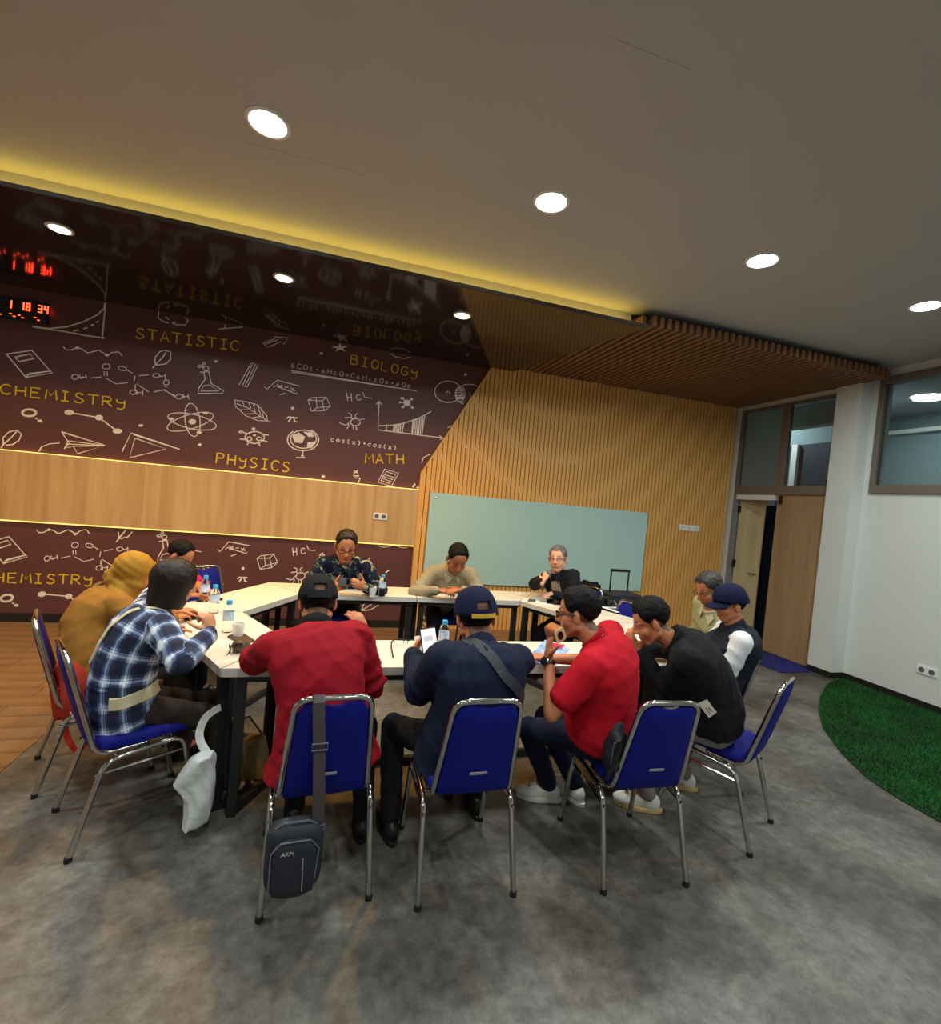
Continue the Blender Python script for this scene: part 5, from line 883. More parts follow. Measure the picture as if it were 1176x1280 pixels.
PERS = {}
def basis(yaw, pitch, roll):
    """columns right, forward, up of a head turned by yaw, bowed by pitch"""
    return (Matrix.Rotation(math.radians(yaw), 3, 'Z') @ Matrix.Rotation(math.radians(-pitch), 3, 'X') @ Matrix.Rotation(math.radians(roll), 3, 'Y'))
def build_person(spec, look):
    s = spec['s']; hip = V(spec['hip']); H = V(spec['H']); U = V((0, 0, 1))
    off = (hip.x, hip.y, 0)
    root = empty('person', off, look['label'], 'person')
    th = math.radians(spec['th']); sth = math.radians(spec['sth'])
    F = V((-math.sin(th), math.cos(th), 0)); Rt = V((math.cos(th), math.sin(th), 0))
    nk = V(spec['nk']).normalized(); Hd = basis(*spec['head'])
    C7 = H - nk * look.get('nl', 0.170) * s
    # spine as a quadratic curve, bulging backward when bent
    L0 = (C7 - hip).length; want = 0.52 * s
    slack = max(0.0, want - L0); SF = V((-math.sin(sth), math.cos(sth), 0)); SR = V((math.cos(sth), math.sin(sth), 0))
    ctrl = (hip + C7) / 2 - (F + SF).normalized() * (0.05 + slack * 0.9) + U * 0.06
    def sp(t):
        if t <= 0: return hip - (ctrl - hip).normalized() * (-t) * L0
        if t >= 1: return C7 + nk * (t - 1) * L0
        return hip * (1 - t) ** 2 + ctrl * 2 * t * (1 - t) + C7 * t * t
    def fr(t):
        T = (sp(t + 0.02) - sp(t - 0.02)).normalized(); k = min(max(t, 0), 1)
        X = (Rt * (1 - k) + SR * k); X = (X - T * X.dot(T)).normalized(); Y = T.cross(X).normalized()   # Y points forward? fix sign
        if Y.dot(F) < 0 and Y.z < 0.5: Y = -Y
        return T, X, Y
    g = look.get('girth', 1.0); fem = look.get('fem', False)
    prof = [(-.14, .150, .105, 0), (0.0, .172, .125, 0), (.15, .168, .130, .004), (.33, .152, .122, .008), (.52, .160, .124, .010), (.70, .176, .124, .006), (.84, .170, .108, -.004), (.94, .125, .085, -.01), (1.02, .062, .060, 0)]
    def torso(B, add, t0=-.2, t1=1.1, gg=1.0, hem=0):
        rings = []
        for t, rx, ry, f in prof:
            if t > t1: continue
            t = max(t, t0); T, X, Y = fr(t); sx = s * (0.92 if fem and t > .5 else 1)
            k = g if .1 < t < .8 else 1 + (g - 1) * .5
            rings.append((sp(t) + Y * f * s * g, X, Y, rx * sx * k * gg + add, ry * s * k * gg + add))
        B.loft(rings)
    Tn, Xn, Yn = fr(0.9); sw_ = (.175 if not fem else .15) * s
    base = sp(.9)
    Sh = {'L': base - Xn * sw_ - Tn * 0.005, 'R': base + Xn * sw_ - Tn * 0.005}
    ua, fa = .275 * s, .245 * s
    arm = {}
    for k in 'LR':
        Wp = V(spec[k][0]); E, Wp = ik(Sh[k], Wp, ua, fa, spec['e' + k]); arm[k] = (Sh[k], E, Wp)
    leg = {}
    for k, sg in (('L', -1), ('R', 1)):
        hj = hip + Rt * sg * 0.085 * s - U * 0.02; fx, fy, fz, fd = spec['f' + k]; an = V((fx, fy, 0.085 * s))
        kn, an = ik(hj, an, .42 * s, .40 * s, hj + F * 0.6 + U * 0.55 + Rt * sg * 0.1); leg[k] = (hj, kn, an, fd)
    PERS[spec['id']] = dict(root=root, arm=arm, sp=sp, fr=fr, Hd=Hd, H=H, Sh=Sh, C7=C7, off=off, leg=leg, s=s)
    near = look.get('near', False)
    # body, one continuous surface
    B = Blob(); torso(B, -0.022, gg=.94)
    B.cap(Sh['L'], .045 * s, Sh['R'], .045 * s)
    B.cap(C7 - nk * .03, .058 * s, H - Hd @ V((0, .012, .06)) * s, .054 * s)
    hs = s * 1.02 * look.get('hsc', 1.0)
    def hp(x, y, z): return H + Hd @ V((x, y, z)) * hs
    B.ell(hp(0, -.012, .028), (.074 * hs, .093 * hs, .083 * hs), Hd, 18, 12)
    B.ell(hp(0, .024, -.035), (.060 * hs, .066 * hs, .078 * hs), Hd, 16, 10)
    B.ell(hp(0, .056, -.094), (.030 * hs, .024 * hs, .022 * hs), Hd)
    for sx in (-1, 1):
        B.ell(hp(sx * .036, .052, -.034), (.026 * hs, .024 * hs, .030 * hs), Hd)
        B.cap(hp(sx * .054, .0, -.062), .018 * hs, hp(sx * .022, .055, -.098), .014 * hs)
        if not look.get('scarf'): B.ell(hp(sx * .079, -.006, -.014), (.009 * hs, .020 * hs, .034 * hs), Hd @ Matrix.Rotation(0.25 * sx, 3, 'Z'), 10, 7)
        B.cap(hp(sx * .012, .074, .022), .012 * hs, hp(sx * .046, .064, .020), .010 * hs, 8)
        B.ell(hp(sx * .013, .094, -.030), (.009 * hs, .010 * hs, .008 * hs), Hd, 8, 6)
    B.cap(hp(0, .082, .012), .0095 * hs, hp(0, .104, -.024), .0130 * hs, 8)
    B.ell(hp(0, .083, -.058), (.024 * hs, .012 * hs, .0075 * hs), Hd, 10, 6); B.ell(hp(0, .081, -.070), (.021 * hs, .012 * hs, .0075 * hs), Hd, 10, 6)
    for k, sg in (('L', 1), ('R', -1)):
        S, E, Wp = arm[k]
        B.cap(S, .046 * s, E, .036 * s); B.cap(E, .037 * s, Wp, .024 * s)
        fd = (Wp - E).normalized(); hand(B, Wp, spec[k][1], spec[k][2], sg, s, spec[k][3])
    for k in 'LR':
        hj, kn, an, fd = leg[k]; B.cap(hj, .068 * s, kn, .046 * s); B.cap(kn, .046 * s, an, .032 * s)
        tdir = V((-math.sin(math.radians(fd)), math.cos(math.radians(fd)), 0)); B.cap(an, .034 * s, an + tdir * .12 * s - U * .04 * s, .026 * s)
    me = B.build(0.0062 if near else 0.0075, 2)
    co = get_co(me); M = np.array(Hd); q = (co - np.array(H)) @ M / hs
    sk = np.array(look['skin'][:3]); colr = np.tile(sk, (len(co), 1))
    rs = np.random.RandomState(7); hn = np.zeros(len(co))
    for i in range(4): hn += np.sin(co @ (rs.normal(size=3) * 40) + i)
    colr *= (1 + 0.03 * hn)[:, None]
    def blend(mask, c, a=1.0):
        m2 = np.clip(mask, 0, 1)[:, None] * a; colr[:] = colr * (1 - m2) + np.array(c[:3]) * m2
    blend(np.exp(-((q[:, 0] / .024) ** 4 + ((q[:, 2] + .064) / .010) ** 4)) * (q[:, 1] > .06), sk * np.array([.85, .50, .50]))
    blend(np.exp(-(((q[:, 2] + .064) / .0022) ** 2 + (q[:, 0] / .022) ** 4)) * (q[:, 1] > .06), sk * .3)
    bx = np.abs(q[:, 0])
    blend(np.exp(-(((bx - .032) / .019) ** 4 + ((q[:, 2] - .030 - (bx - .03) * .1) / .0055) ** 2)) * (q[:, 1] > .045), (.012, .009, .008), .85)
    blend(np.exp(-(((bx - .031) / .016) ** 4 + ((q[:, 2] - .004) / .004) ** 2)) * (q[:, 1] > .05), sk * .25, .8)
    blend(np.exp(-(((bx - .035) / .05) ** 2 + ((q[:, 2] + .03) / .03) ** 2)) * (q[:, 1] > .05), sk * np.array([1.12, .86, .82]), .35)
    blend(np.exp(-(((bx - .012) / .005) ** 2 + ((q[:, 2] + .036) / .004) ** 2)) * (q[:, 1] > .08), sk * .3, .8)
    if look.get('stubble'): blend(((q[:, 2] < -.045) & (q[:, 1] > -.0) & (q[:, 2] > -.13)) * 1.0, sk * .5, look['stubble'])
    if look.get('moustache'): blend(np.exp(-((q[:, 0] / .026) ** 4 + ((q[:, 2] + .050) / .006) ** 2)) * (q[:, 1] > .065), (.03, .026, .024), .8)
    if not look.get('scarf'):
        fade = ((q[:, 2] > np.interp(q[:, 1], (-.10, -.055, -.030, -.012, .012, .026), (-.085, -.074, -.045, -.012, -.020, .02))) & (q[:, 1] < .026) & (bx < .079)) * 1.0
        blend(fade, (.03, .025, .02) if 'grey' not in look.get('hair', '') else (.12, .11, .10), .75)
    tint(me, np.hstack([colr, np.ones((len(co), 1))]))
    body = mk('body', me, 'skin', root, off)
    # eyes (lids lowered): thin slivers
    if near or look.get('eyes'):
        for sx in (-1, 1):
            b2 = Blob(); b2.ell(hp(sx * .031, .0640, .003), (.0120 * hs, .0125 * hs, .0065 * hs), Hd, 12, 8)
            mb = MB(); mb.v = b2.v; mb.f = b2.f; mb.mi = [0] * len(b2.f)
            mb.cur = 1; b3 = Blob(); b3.ell(hp(sx * .031, 0.0722, .0005), (.0052 * hs, .0058 * hs, .0058 * hs), Hd, 10, 6); mb.add(b3.v, b3.f)
            mb.build('eye', ['eye', 'iris'], body, smooth=True, off=off)
    # clothes
    top = look['top']; vox = 0.0105
    def sleeve(B, k, kind, add):
        S, E, Wp = arm[k]; Ed = (Wp - E)
        if kind == 'long':
            B.cap(S, .062 * s + add, E, .050 * s + add); B.cap(E, .050 * s + add, E + Ed * .90, .034 * s + add * .8)
        elif kind == 'elbow':
            B.cap(S, .062 * s + add, E, .052 * s + add); B.cap(E, .050 * s + add, E + Ed * .18, .050 * s + add)
        else:
            B.cap(S, .062 * s + add, S + (E - S) * look.get('slen', .62), .060 * s + add)
    def folds(): return [(tuple(arm[k][1]), tuple((arm[k][1] - arm[k][0]).normalized()), 95, .10, 1.0) for k in 'LR'] + [(tuple(sp(.12)), tuple(fr(.12)[0]), 85, .16, .9)]
    add = look.get('puff', 0.008)
    def shirt(B, add, kind, hemdrop=0.0):
        torso(B, add, t0=look.get('t0', -.2)); B.cap(Sh['L'], .060 * s + add, Sh['R'], .060 * s + add)
        if hemdrop: T, X, Y = fr(0); B.loft([(hip - U * (hemdrop) + Y * -.01, X, Y, .185 * s * g * look.get('flare', 1) + add, .13 * s * g + add), (hip - U * 0.02, X, Y, .180 * s * g + add, .135 * s * g + add), (sp(.15), X, Y, .168 * s * g + add, .128 * s * g + add)])
        for k in 'LR': sleeve(B, k, kind, add)
    B = Blob(); shirt(B, add if not look.get('vest') else add * .6, look.get('sleeve', 'long'), look.get('hem', 0.0))
    me = B.build(vox, 3); wrinkle(me, look.get('wr', .006), 26, hash(spec['id'][:3]) % 97 if False else len(spec['id']), folds())
    if top == 'plaid':
        pts = [tuple(sp(t)) for t in (-.3, 0, .2, .4, .6, .8, 1.0)]
        ch = [(pts, tuple(SR), .14, 0)] + [([tuple(p) for p in arm[k]], (0, 0, 1), .05, .3) for k in 'LR']
        tint(me, cloth_attr_uv(me, ch))
    sh = mk(look.get('topname', 'shirt'), me, top, root, off)
    PERS[spec['id']]['shirt'] = sh
    if look.get('vest'):
        B = Blob(); torso(B, add + .018, t0=-.2, t1=1.03); B.cap(base - Xn * sw_ * .55, .062 * s + add, base + Xn * sw_ * .55, .062 * s + add)
        me = B.build(vox, 3); wrinkle(me, .005, 20, 5); v = mk('vest', me, look['vest'], root, off); PERS[spec['id']]['shirt'] = v
    # collar
    if look.get('collar'):
        T, X, Y = fr(1.0); c = C7 - nk * 0.004
        pts = [c + X * (math.cos(a) * .064 * s) + Y * (math.sin(a) * .062 * s + .002) + nk * (.022 * s - .016 * s * math.sin(a)) for a in [2 * math.pi * i / 22 for i in range(22)]]
        mb = MB(); rad = look.get('collar_r', .014)
        mb.tube(pts, rad, 8, closed=True, flat=1.9); mb.build('collar', look['collar'], sh, smooth=True, off=off)
    if look.get('flaps'):
        bv = BVHTree.FromPolygons([tuple(x) for x in get_co(sh.data)], [tuple(p.vertices) for p in sh.data.polygons])
        for sx in (-1, 1):
            T, X, Y = fr(.93); pl_ = []
            for (u_, v_, w_2) in ((.014, .070, .005), (.060, .035, .022), (.085, .030, -.020), (.055, .10, -.050)):
                p = C7 + X * (sx * u_ * s) + Y * (v_ * s) + nk * w_2 * s; h = bv.find_nearest(p - V(off)); q_ = h[0] + h[1] * .010 + V(off)
                if (q_ - p).length > .03: q_ = p
                pl_.append(q_)
            mb = MB(); nn = (pl_[1] - pl_[0]).cross(pl_[3] - pl_[0]).normalized() * .002
            mb.slab(pl_, lambda p: p - nn, lambda p: p + nn); mb.build('collar_flap', look['flaps'], sh, off=off)
    if look.get('placket'):
        bv = BVHTree.FromPolygons([tuple(x) for x in get_co(sh.data)], [tuple(p.vertices) for p in sh.data.polygons])
        pts = []
        for i in range(9):
            t = .95 - i * .1; T, X, Y = fr(t); o = sp(t) - V(off); h = bv.ray_cast(o + Y * .5, -Y)
            if h[0]: pts.append(h[0] + Y * .002)
        if len(pts) > 2: MB().ribbon(pts, look.get('placket_w', .03) * s, .004, tuple(Y)).build('placket', look['placket'], sh)
    # trousers and shoes
    B = Blob()
    T, X, Y = fr(0.0); B.loft([(hip - U * .075 * s, X, F, .15 * s, .11 * s), (hip - U * .02, X, F, .172 * s, .128 * s), (sp(.12), X, Y, .160 * s, .118 * s)])
    for k in 'LR':
        hj, kn, an, fd = leg[k]; B.cap(hj, .086 * s, kn, .064 * s); B.cap(kn, .064 * s, an + U * .01, .050 * s * look.get('cuff', 1.0))
    me = B.build(.0115, 3); wrinkle(me, .006, 24, 3, [(tuple(leg[k][1]), tuple((leg[k][1] - leg[k][0]).normalized()), 80, .10, .9) for k in 'LR'])
    mk('trousers', me, look['legs'], root, off)
    for k in 'LR':
        hj, kn, an, fd = leg[k]; td = V((-math.sin(math.radians(fd)), math.cos(math.radians(fd)), 0)); rd = V((td.y, -td.x, 0)); R3 = Matrix((rd, td, U)).transposed()
        a0 = V((an.x, an.y, 0)); B = Blob()
        B.ell(a0 - td * .02 * s + U * .05 * s, (.040 * s, .055 * s, .052 * s), R3); B.ell(a0 + td * .10 * s + U * .036 * s, (.046 * s, .085 * s, .036 * s), R3); B.ell(a0 + td * .05 * s + U * .055 * s, (.038 * s, .07 * s, .04 * s), R3)
        me = B.build(.008, 3); co = get_co(me); co[:, 2] = np.maximum(co[:, 2], .012); set_co(me, co)
        so = mk('shoe', me, look['shoe'], root, off)
        mb = MB(); n = 20
        pl = [a0 + td * (.045 * s + math.sin(2 * math.pi * i / n) * .132 * s) + rd * (math.cos(2 * math.pi * i / n) * (.046 if math.sin(2 * math.pi * i / n) > -.2 else .040) * s) for i in range(n)]
        mb.slab(pl, lambda p: V((p.x, p.y, 0.0)), lambda p: V((p.x, p.y, .024))); mb.build('sole', look.get('sole', look['shoe']), so, bevel=.004, off=off)
        if look['shoe'] == 'shoe_white':
            for j in range(4):
                c = a0 + td * (.075 + .022 * j) * s + U * (.092 - .013 * j) * s
                MB().tube([c - rd * .02 * s, c + U * .004, c + rd * .02 * s], .0035, 6).build('lace', 'white', so, off=off)
    # head wear and hair
    def dome(lo, thick, seedv, rough, R=Hd, ext=None, rmul=(1, 1, 1)):
        n, m_ = 72, 46; vs = []; fs = []
        for i in range(m_ + 1):
            ph = math.pi * i / m_
            for k in range(n):
                a = 2 * math.pi * k / n; d = V((math.sin(ph) * math.cos(a), math.sin(ph) * math.sin(a), math.cos(ph)))
                p = V((d.x * .076, d.y * .095 - .012, d.z * .086 + .026))
                msk = lo(p, d); nz = noise.noise(d * 5 + V((seedv, 0, 0))) * rough + noise.noise(V((d.x * 30, d.y * 12, d.z * 30)) + V((seedv, 3, 0))) * rough * .9
                r = thick * msk + nz * msk - .020 * (1 - msk)
                if ext: r += ext(p, d) * msk
                vs.append(hp(*(p + d * r)))
        for i in range(m_):
            for k in range(n): l = (k + 1) % n; fs.append((i * n + k, (i + 1) * n + k, (i + 1) * n + l, i * n + l))
        return vs, fs
    st = lambda x, a, b: min(1, max(0, (x - a) / (b - a)))
    hk = look.get('hair_kind')
    if hk:
        if hk == 'short':
            hl = look.get('hairline', .062); ht = look.get('hthick', .012)
            def bound(p):
                zz = float(np.interp(p.y, (-.10, -.055, -.030, -.012, .012, .030, .052, .075), (-.070, -.062, -.030, .0, -.004, .022, hl - .004, hl)))
                sb = float(np.interp(p.y, (-.10, -.055, -.030, -.012, .012, .030, .045, .060, .080), (-.070, -.062, -.030, .0, -.014, -.006, .018, .046, hl)))
                k_ = st(abs(p.x), .040, .058); zz = (zz if p.y < .05 else hl + abs(p.x) * .1 - .004) * (1 - k_) + sb * k_
                return zz
            def lo(p, d):
                return .25 * st(p.z - bound(p), -.006, .004) + .75 * st(p.z - bound(p), .0, .055) ** .8
            side = lambda p, d: -(ht - .003) * (1 - st(p.z, -.01, .085)) + (.012 * st(p.y, .02, .09) * st(p.z, .05, .1) if look.get('quiff') else 0)
            vs, fs = dome(lo, ht, len(spec['id']), .0045, ext=side)
        elif hk == 'bald_top':
            lo = lambda p, d: st(p.z - (.085 if p.y > .0 else .05), -.008, .008) * .8 if p.y > -.02 else st(p.z + .055, -.01, .01)
            vs, fs = dome(lo, .006, 3, .003)
        elif hk == 'under_cap':
            lo = lambda p, d: st(p.z + .050, -.01, .01) * st(.035 - p.z, 0, .02) if p.y < -.0 else 0.0
            vs, fs = dome(lo, .003, 3, .002)
        elif hk == 'bob':
            lo = lambda p, d: (st(p.z - (.050 if abs(p.x) < .05 else -.2), -.008, .008) if p.y > .035 else 1.0)
            vs, fs = dome(lo, .022, 3, .0028)
            def bobfix(v):
                q = Hd.transposed() @ (v - H) / hs
                if q.z < 0 and q.length > .07:
                    k2 = st(-q.z, 0, .05); r = math.hypot(q.x, q.y + .012) + 1e-6; t = .104 - .020 * st(-q.z, .03, .085)
                    if q.y < .052: q.x *= (1 - k2) + k2 * t / r * .92; q.y = (q.y + .012) * ((1 - k2) + k2 * t / r) - .012; q.z = q.z * (1 + .50 * k2)
                return H + Hd @ q * hs
            vs = [bobfix(V(v)) for v in vs]
        mb = MB().add(vs, fs); mb.build('hair', look['hair'], body, smooth=False, off=off).data.polygons.foreach_set('use_smooth', [True] * len(fs))
    if look.get('cap'):
        cm = look['cap']
        n, m_ = 36, 12; vs = []; fs = []
        for sh_ in (0, 1):
            for i in range(m_ + 1):
                ph = math.radians(92) * i / m_
                for k in range(n):
                    a = 2 * math.pi * k / n; r = 1 - .05 * sh_
                    seam = 1 + .008 * abs(math.sin(3 * a))
                    x = .093 * r * seam * math.sin(ph) ** .85 * math.cos(a); y = .112 * r * seam * math.sin(ph) ** .85 * math.sin(a) - .010; z = .024 + (.106 - .004 * sh_) * math.cos(ph)
                    if i == m_ and math.sin(a) < -.5: z += .0
                    vs.append(hp(x, y, z + (.020 * math.sin(a) - .008) * math.sin(ph) ** 4))
        K = (m_ + 1) * n
        for i in range(m_):
            for k in range(n):
                l = (k + 1) % n; back = look.get('cap_back') and i in (m_ - 4, m_ - 3) and abs(((k + .5) / n * 2 * math.pi) - 1.5 * math.pi) < .42
                if back: continue
                fs.append((i * n + k, (i + 1) * n + k, (i + 1) * n + l, i * n + l)); fs.append((K + i * n + k, K + i * n + l, K + (i + 1) * n + l, K + (i + 1) * n + k))
        for k in range(n): l = (k + 1) % n; fs.append((m_ * n + k, K + m_ * n + k, K + m_ * n + l, m_ * n + l))
        cp = MB().add(vs, fs).build('cap', cm, body, off=off); cp.data.polygons.foreach_set('use_smooth', [True] * len(fs))
        mb = MB(); n2 = 16; top_ = []; 
        for j in range(2):
            for i in range(n2 + 1):
                a = math.radians(22 + 136 * i / n2); ca, sa = math.cos(a), math.sin(a)
                for rr_ in (0, .35, .7, 1.0):
                    bl = .075 * (sa ** .55); x = .086 * ca * (1 - .04 * rr_); y = .100 * sa - .010 + bl * rr_; z = .016 + .010 * sa - .018 * rr_ * sa - .022 * (ca * ca) * rr_ - (.004 if j else 0)
                    top_.append(hp(x, y, z))
        m4 = 4; K = (n2 + 1) * m4; f4 = []
        for i in range(n2):
            for k in range(m4 - 1):
                a = i * m4 + k; f4.append((a, a + 1, a + m4 + 1, a + m4)); f4.append((K + a, K + a + m4, K + a + m4 + 1, K + a + 1))
            a = i * m4 + 3; f4.append((a, K + a, K + a + m4, a + m4)); a = i * m4; f4.append((a, a + m4, K + a + m4, K + a))
        f4.append((0, K, K + 1, 1)); 
        b_ = MB().add(top_, f4).build('brim', look.get('brim', cm), cp, off=off); b_.data.polygons.foreach_set('use_smooth', [True] * len(f4))
        MB().lathe([(.008, 0), (.006, .004), (.001, .006)], (0, 0, 0), 10).build('top_button', cm, cp).matrix_local = Matrix.Translation(hp(0, -.01, .120) - V(off)) @ Hd.to_4x4()
        if look.get('cap_back'):
            pts = [hp(.094 * math.cos(a), .114 * math.sin(a) - .010, .016 + .020 * math.sin(a)) for a in [math.radians(236 + 68 * i / 10) for i in range(11)]]
            MB().ribbon(pts, .020, .004, tuple(-(Hd @ V((0, 1, 0))))).build('back_strap', look['cap_back'], cp, off=off)
    if look.get('glasses'):
        mb = MB(); w_ = .0017 if not look.get('thick_glasses') else .0032
        for sx in (-1, 1):
            mb.tube([hp(sx * .034 + .023 * math.cos(a), .096 - abs(.006 * math.cos(a)), .004 + .016 * math.sin(a)) for a in [2 * math.pi * i / 14 for i in range(14)]], w_, 6, closed=True)
            mb.tube([hp(sx * .057, .090, .008), hp(sx * .080, .05, .008), hp(sx * .083, .0, .006), hp(sx * .080, -.018, -.012)], w_ * 1.1, 6)
        mb.tube([hp(-.011, .096, .008), hp(0, .100, .010), hp(.011, .096, .008)], w_, 6)
        mb.build('glasses', look['glasses'], body, smooth=True, off=off)
    if look.get('scarf'):
        B = Blob()
        B.ell(hp(0, -.016, .030), (.096 * s, .112 * s, .104 * s), Hd, 20, 12); B.ell(hp(0, .005, -.055), (.088 * s, .095 * s, .085 * s), Hd)
        B.cap(hp(0, -.02, -.10), .088 * s, C7 + Yn * .01, .100 * s); B.ell(C7 - nk * .01, (.15 * s, .115 * s, .05 * s), Matrix((Xn, Yn, Tn)).transposed())
        B.cap(hp(0, .075, .075), .022, hp(0, .085, .05), .02)
        B.cap(hp(-.01, -.115, -.055), .030, hp(-.0, -.10, -.03), .034); B.cap(hp(.02, -.11, -.075), .022, hp(.0, -.09, -.08), .026)
        me = B.build(.009, 2); co = get_co(me); q = (co - np.array(H)) @ M / hs
        face = (q[:, 1] > .045) & (np.abs(q[:, 0]) < .052) & (q[:, 2] < .062) & (q[:, 2] > -.100)
        dirv = M @ np.array([0, 1.0, 0]); co2 = co.copy(); co2[face] -= dirv * .062; set_co(me, co2)
        wrinkle(me, .0028, 30, 11, [(tuple(hp(.0, -.11, -.05)), tuple(Hd @ V((.3, .2, 1))), 150, .16, 1.1)]); mk('headscarf', me, look['scarf'], body, off)
    return root

SK = dict(a=rgb(206, 140, 100), b=rgb(194, 124, 84), c=rgb(170, 104, 70), d=rgb(220, 164, 130))
LOOK = dict(
 red_jacket=dict(label='person in a dark red jacket and black cap, back turned, hand at the face', skin=SK['b'], near=True, top='jred', topname='jacket', puff=.020, wr=.010, hem=.10, flare=1.16, girth=1.08, collar='cblack', collar_r=.017, legs='pblack', shoe='shoe_black', cap='capblack', cap_back='capblack', hair_kind='under_cap', hair='hair'),
 navy_jacket=dict(label='person in a navy jacket and navy cap, back turned, holding a lit phone', skin=SK['b'], near=True, top='jnavy', topname='jacket', puff=.020, wr=.010, hem=.07, flare=1.1, hsc=1.05, girth=1.08, collar='jnavy', collar_r=.016, legs='pblack', shoe='shoe_black', cap='capnavy', cap_back='yellowtrim', hair_kind='under_cap', hair='hair'),
 red_polo=dict(label='person in a bright red polo shirt and glasses speaking into a brown round device', skin=SK['b'], near=True, eyes=True, top='polo', sleeve='short', nl=.155, puff=.014, wr=.007, hem=0, t0=-.06, girth=1.18, collar='polo', collar_r=.008, legs='pnavy', shoe='shoe_white', sole='shoe_white', hair_kind='short', hair='hair', hthick=.018, glasses='black', thick_glasses=True, stubble=.3),
 black_shirt=dict(label='person in a loose black shirt leaning over the right table, head bowed', skin=SK['b'], near=True, eyes=True, top='cblack', puff=.020, wr=.009, hem=0, t0=-.06, girth=1.08, collar='cblack', collar_r=.016, legs='pgrey', shoe='shoe_white', sole='gum', hair_kind='short', hair='hair', hthick=.018, quiff=True),
 vest=dict(label='person in a dark vest, white short sleeves and navy cap, seen from the side', skin=SK['b'], top='cwhite', sleeve='short', slen=.86, vest='vest', puff=.012, girth=1.1, collar='vest', collar_r=.018, legs='pblack', shoe='shoe_black', cap='capnavy', hair_kind='under_cap', hair='hair', eyes=True),
 khaki_dark=dict(label='person with greying dark hair in a yellow-green shirt, rightmost at the back', skin=SK['c'], top='green', sleeve='elbow', puff=.010, collar='cream_cloth', flaps='cream_cloth', hsc=1.08, legs='pblack', shoe='shoe_black', hair_kind='short', hair='hair_mixed', glasses='black', eyes=True),
 batik=dict(label='person in a navy batik shirt and glasses looking down at a black phone', skin=SK['b'], top='batik', puff=.012, girth=1.12, collar='batik', collar_r=.015, placket='batik', flaps='batik_dark', hsc=1.12, legs='pbrown', shoe='shoe_black', hair_kind='short', hair='hair_brown', hthick=.010, glasses='redframe', thick_glasses=True, eyes=True, hairline=.070),
 khaki_light=dict(label='person in a beige shirt with head bowed before the glass board', skin=SK['c'], top='beige', puff=.012, girth=1.05, collar='beige', collar_r=.015, placket='beige', hsc=1.14, flaps='beige_light', legs='pblack', shoe='shoe_black', hair_kind='short', hair='hair', hthick=.008, hairline=.078, moustache=True, eyes=True),
 microphone=dict(label='grey-haired person in a black jacket speaking into a microphone', skin=SK['d'], top='coat', topname='jacket', puff=.014, wr=.007, collar='coat', placket='grey_shirt', placket_w=.10, hsc=1.14, flaps='coat', legs='pblack', shoe='shoe_black', hair_kind='short', hair='hair_grey', hthick=.012, glasses='black', eyes=True),
 magenta=dict(label='person in a magenta shirt with short black hair, half hidden at the back left', skin=SK['b'], top='magenta', sleeve='elbow', puff=.010, collar='magenta', legs='pblack', shoe='shoe_black', hair_kind='short', hair='hair', hthick=.007),
 hijab=dict(label='person in an ochre headscarf and ochre coat at the left', skin=SK['b'], fem=True, top='ochre', topname='coat', puff=.018, wr=.006, hem=.10, girth=1.05, collar='ochre', legs='pdark', shoe='shoe_black', scarf='scarf'),
 plaid=dict(label='person with a dark bob and a navy and white plaid shirt, fist raised', skin=SK['a'], near=True, fem=True, top='plaid', puff=.014, wr=.006, hem=.10, girth=1.0, collar='plaid', collar_r=.011, legs='pdark', shoe='shoe_black', hair_kind='bob', hair='hair_brown', eyes=True),
)
MT['redframe'] = mat('dark red frame', rgb(74, 18, 16), 0.3)
for spec in PEOPLE: build_person(spec, LOOK[spec['id']])
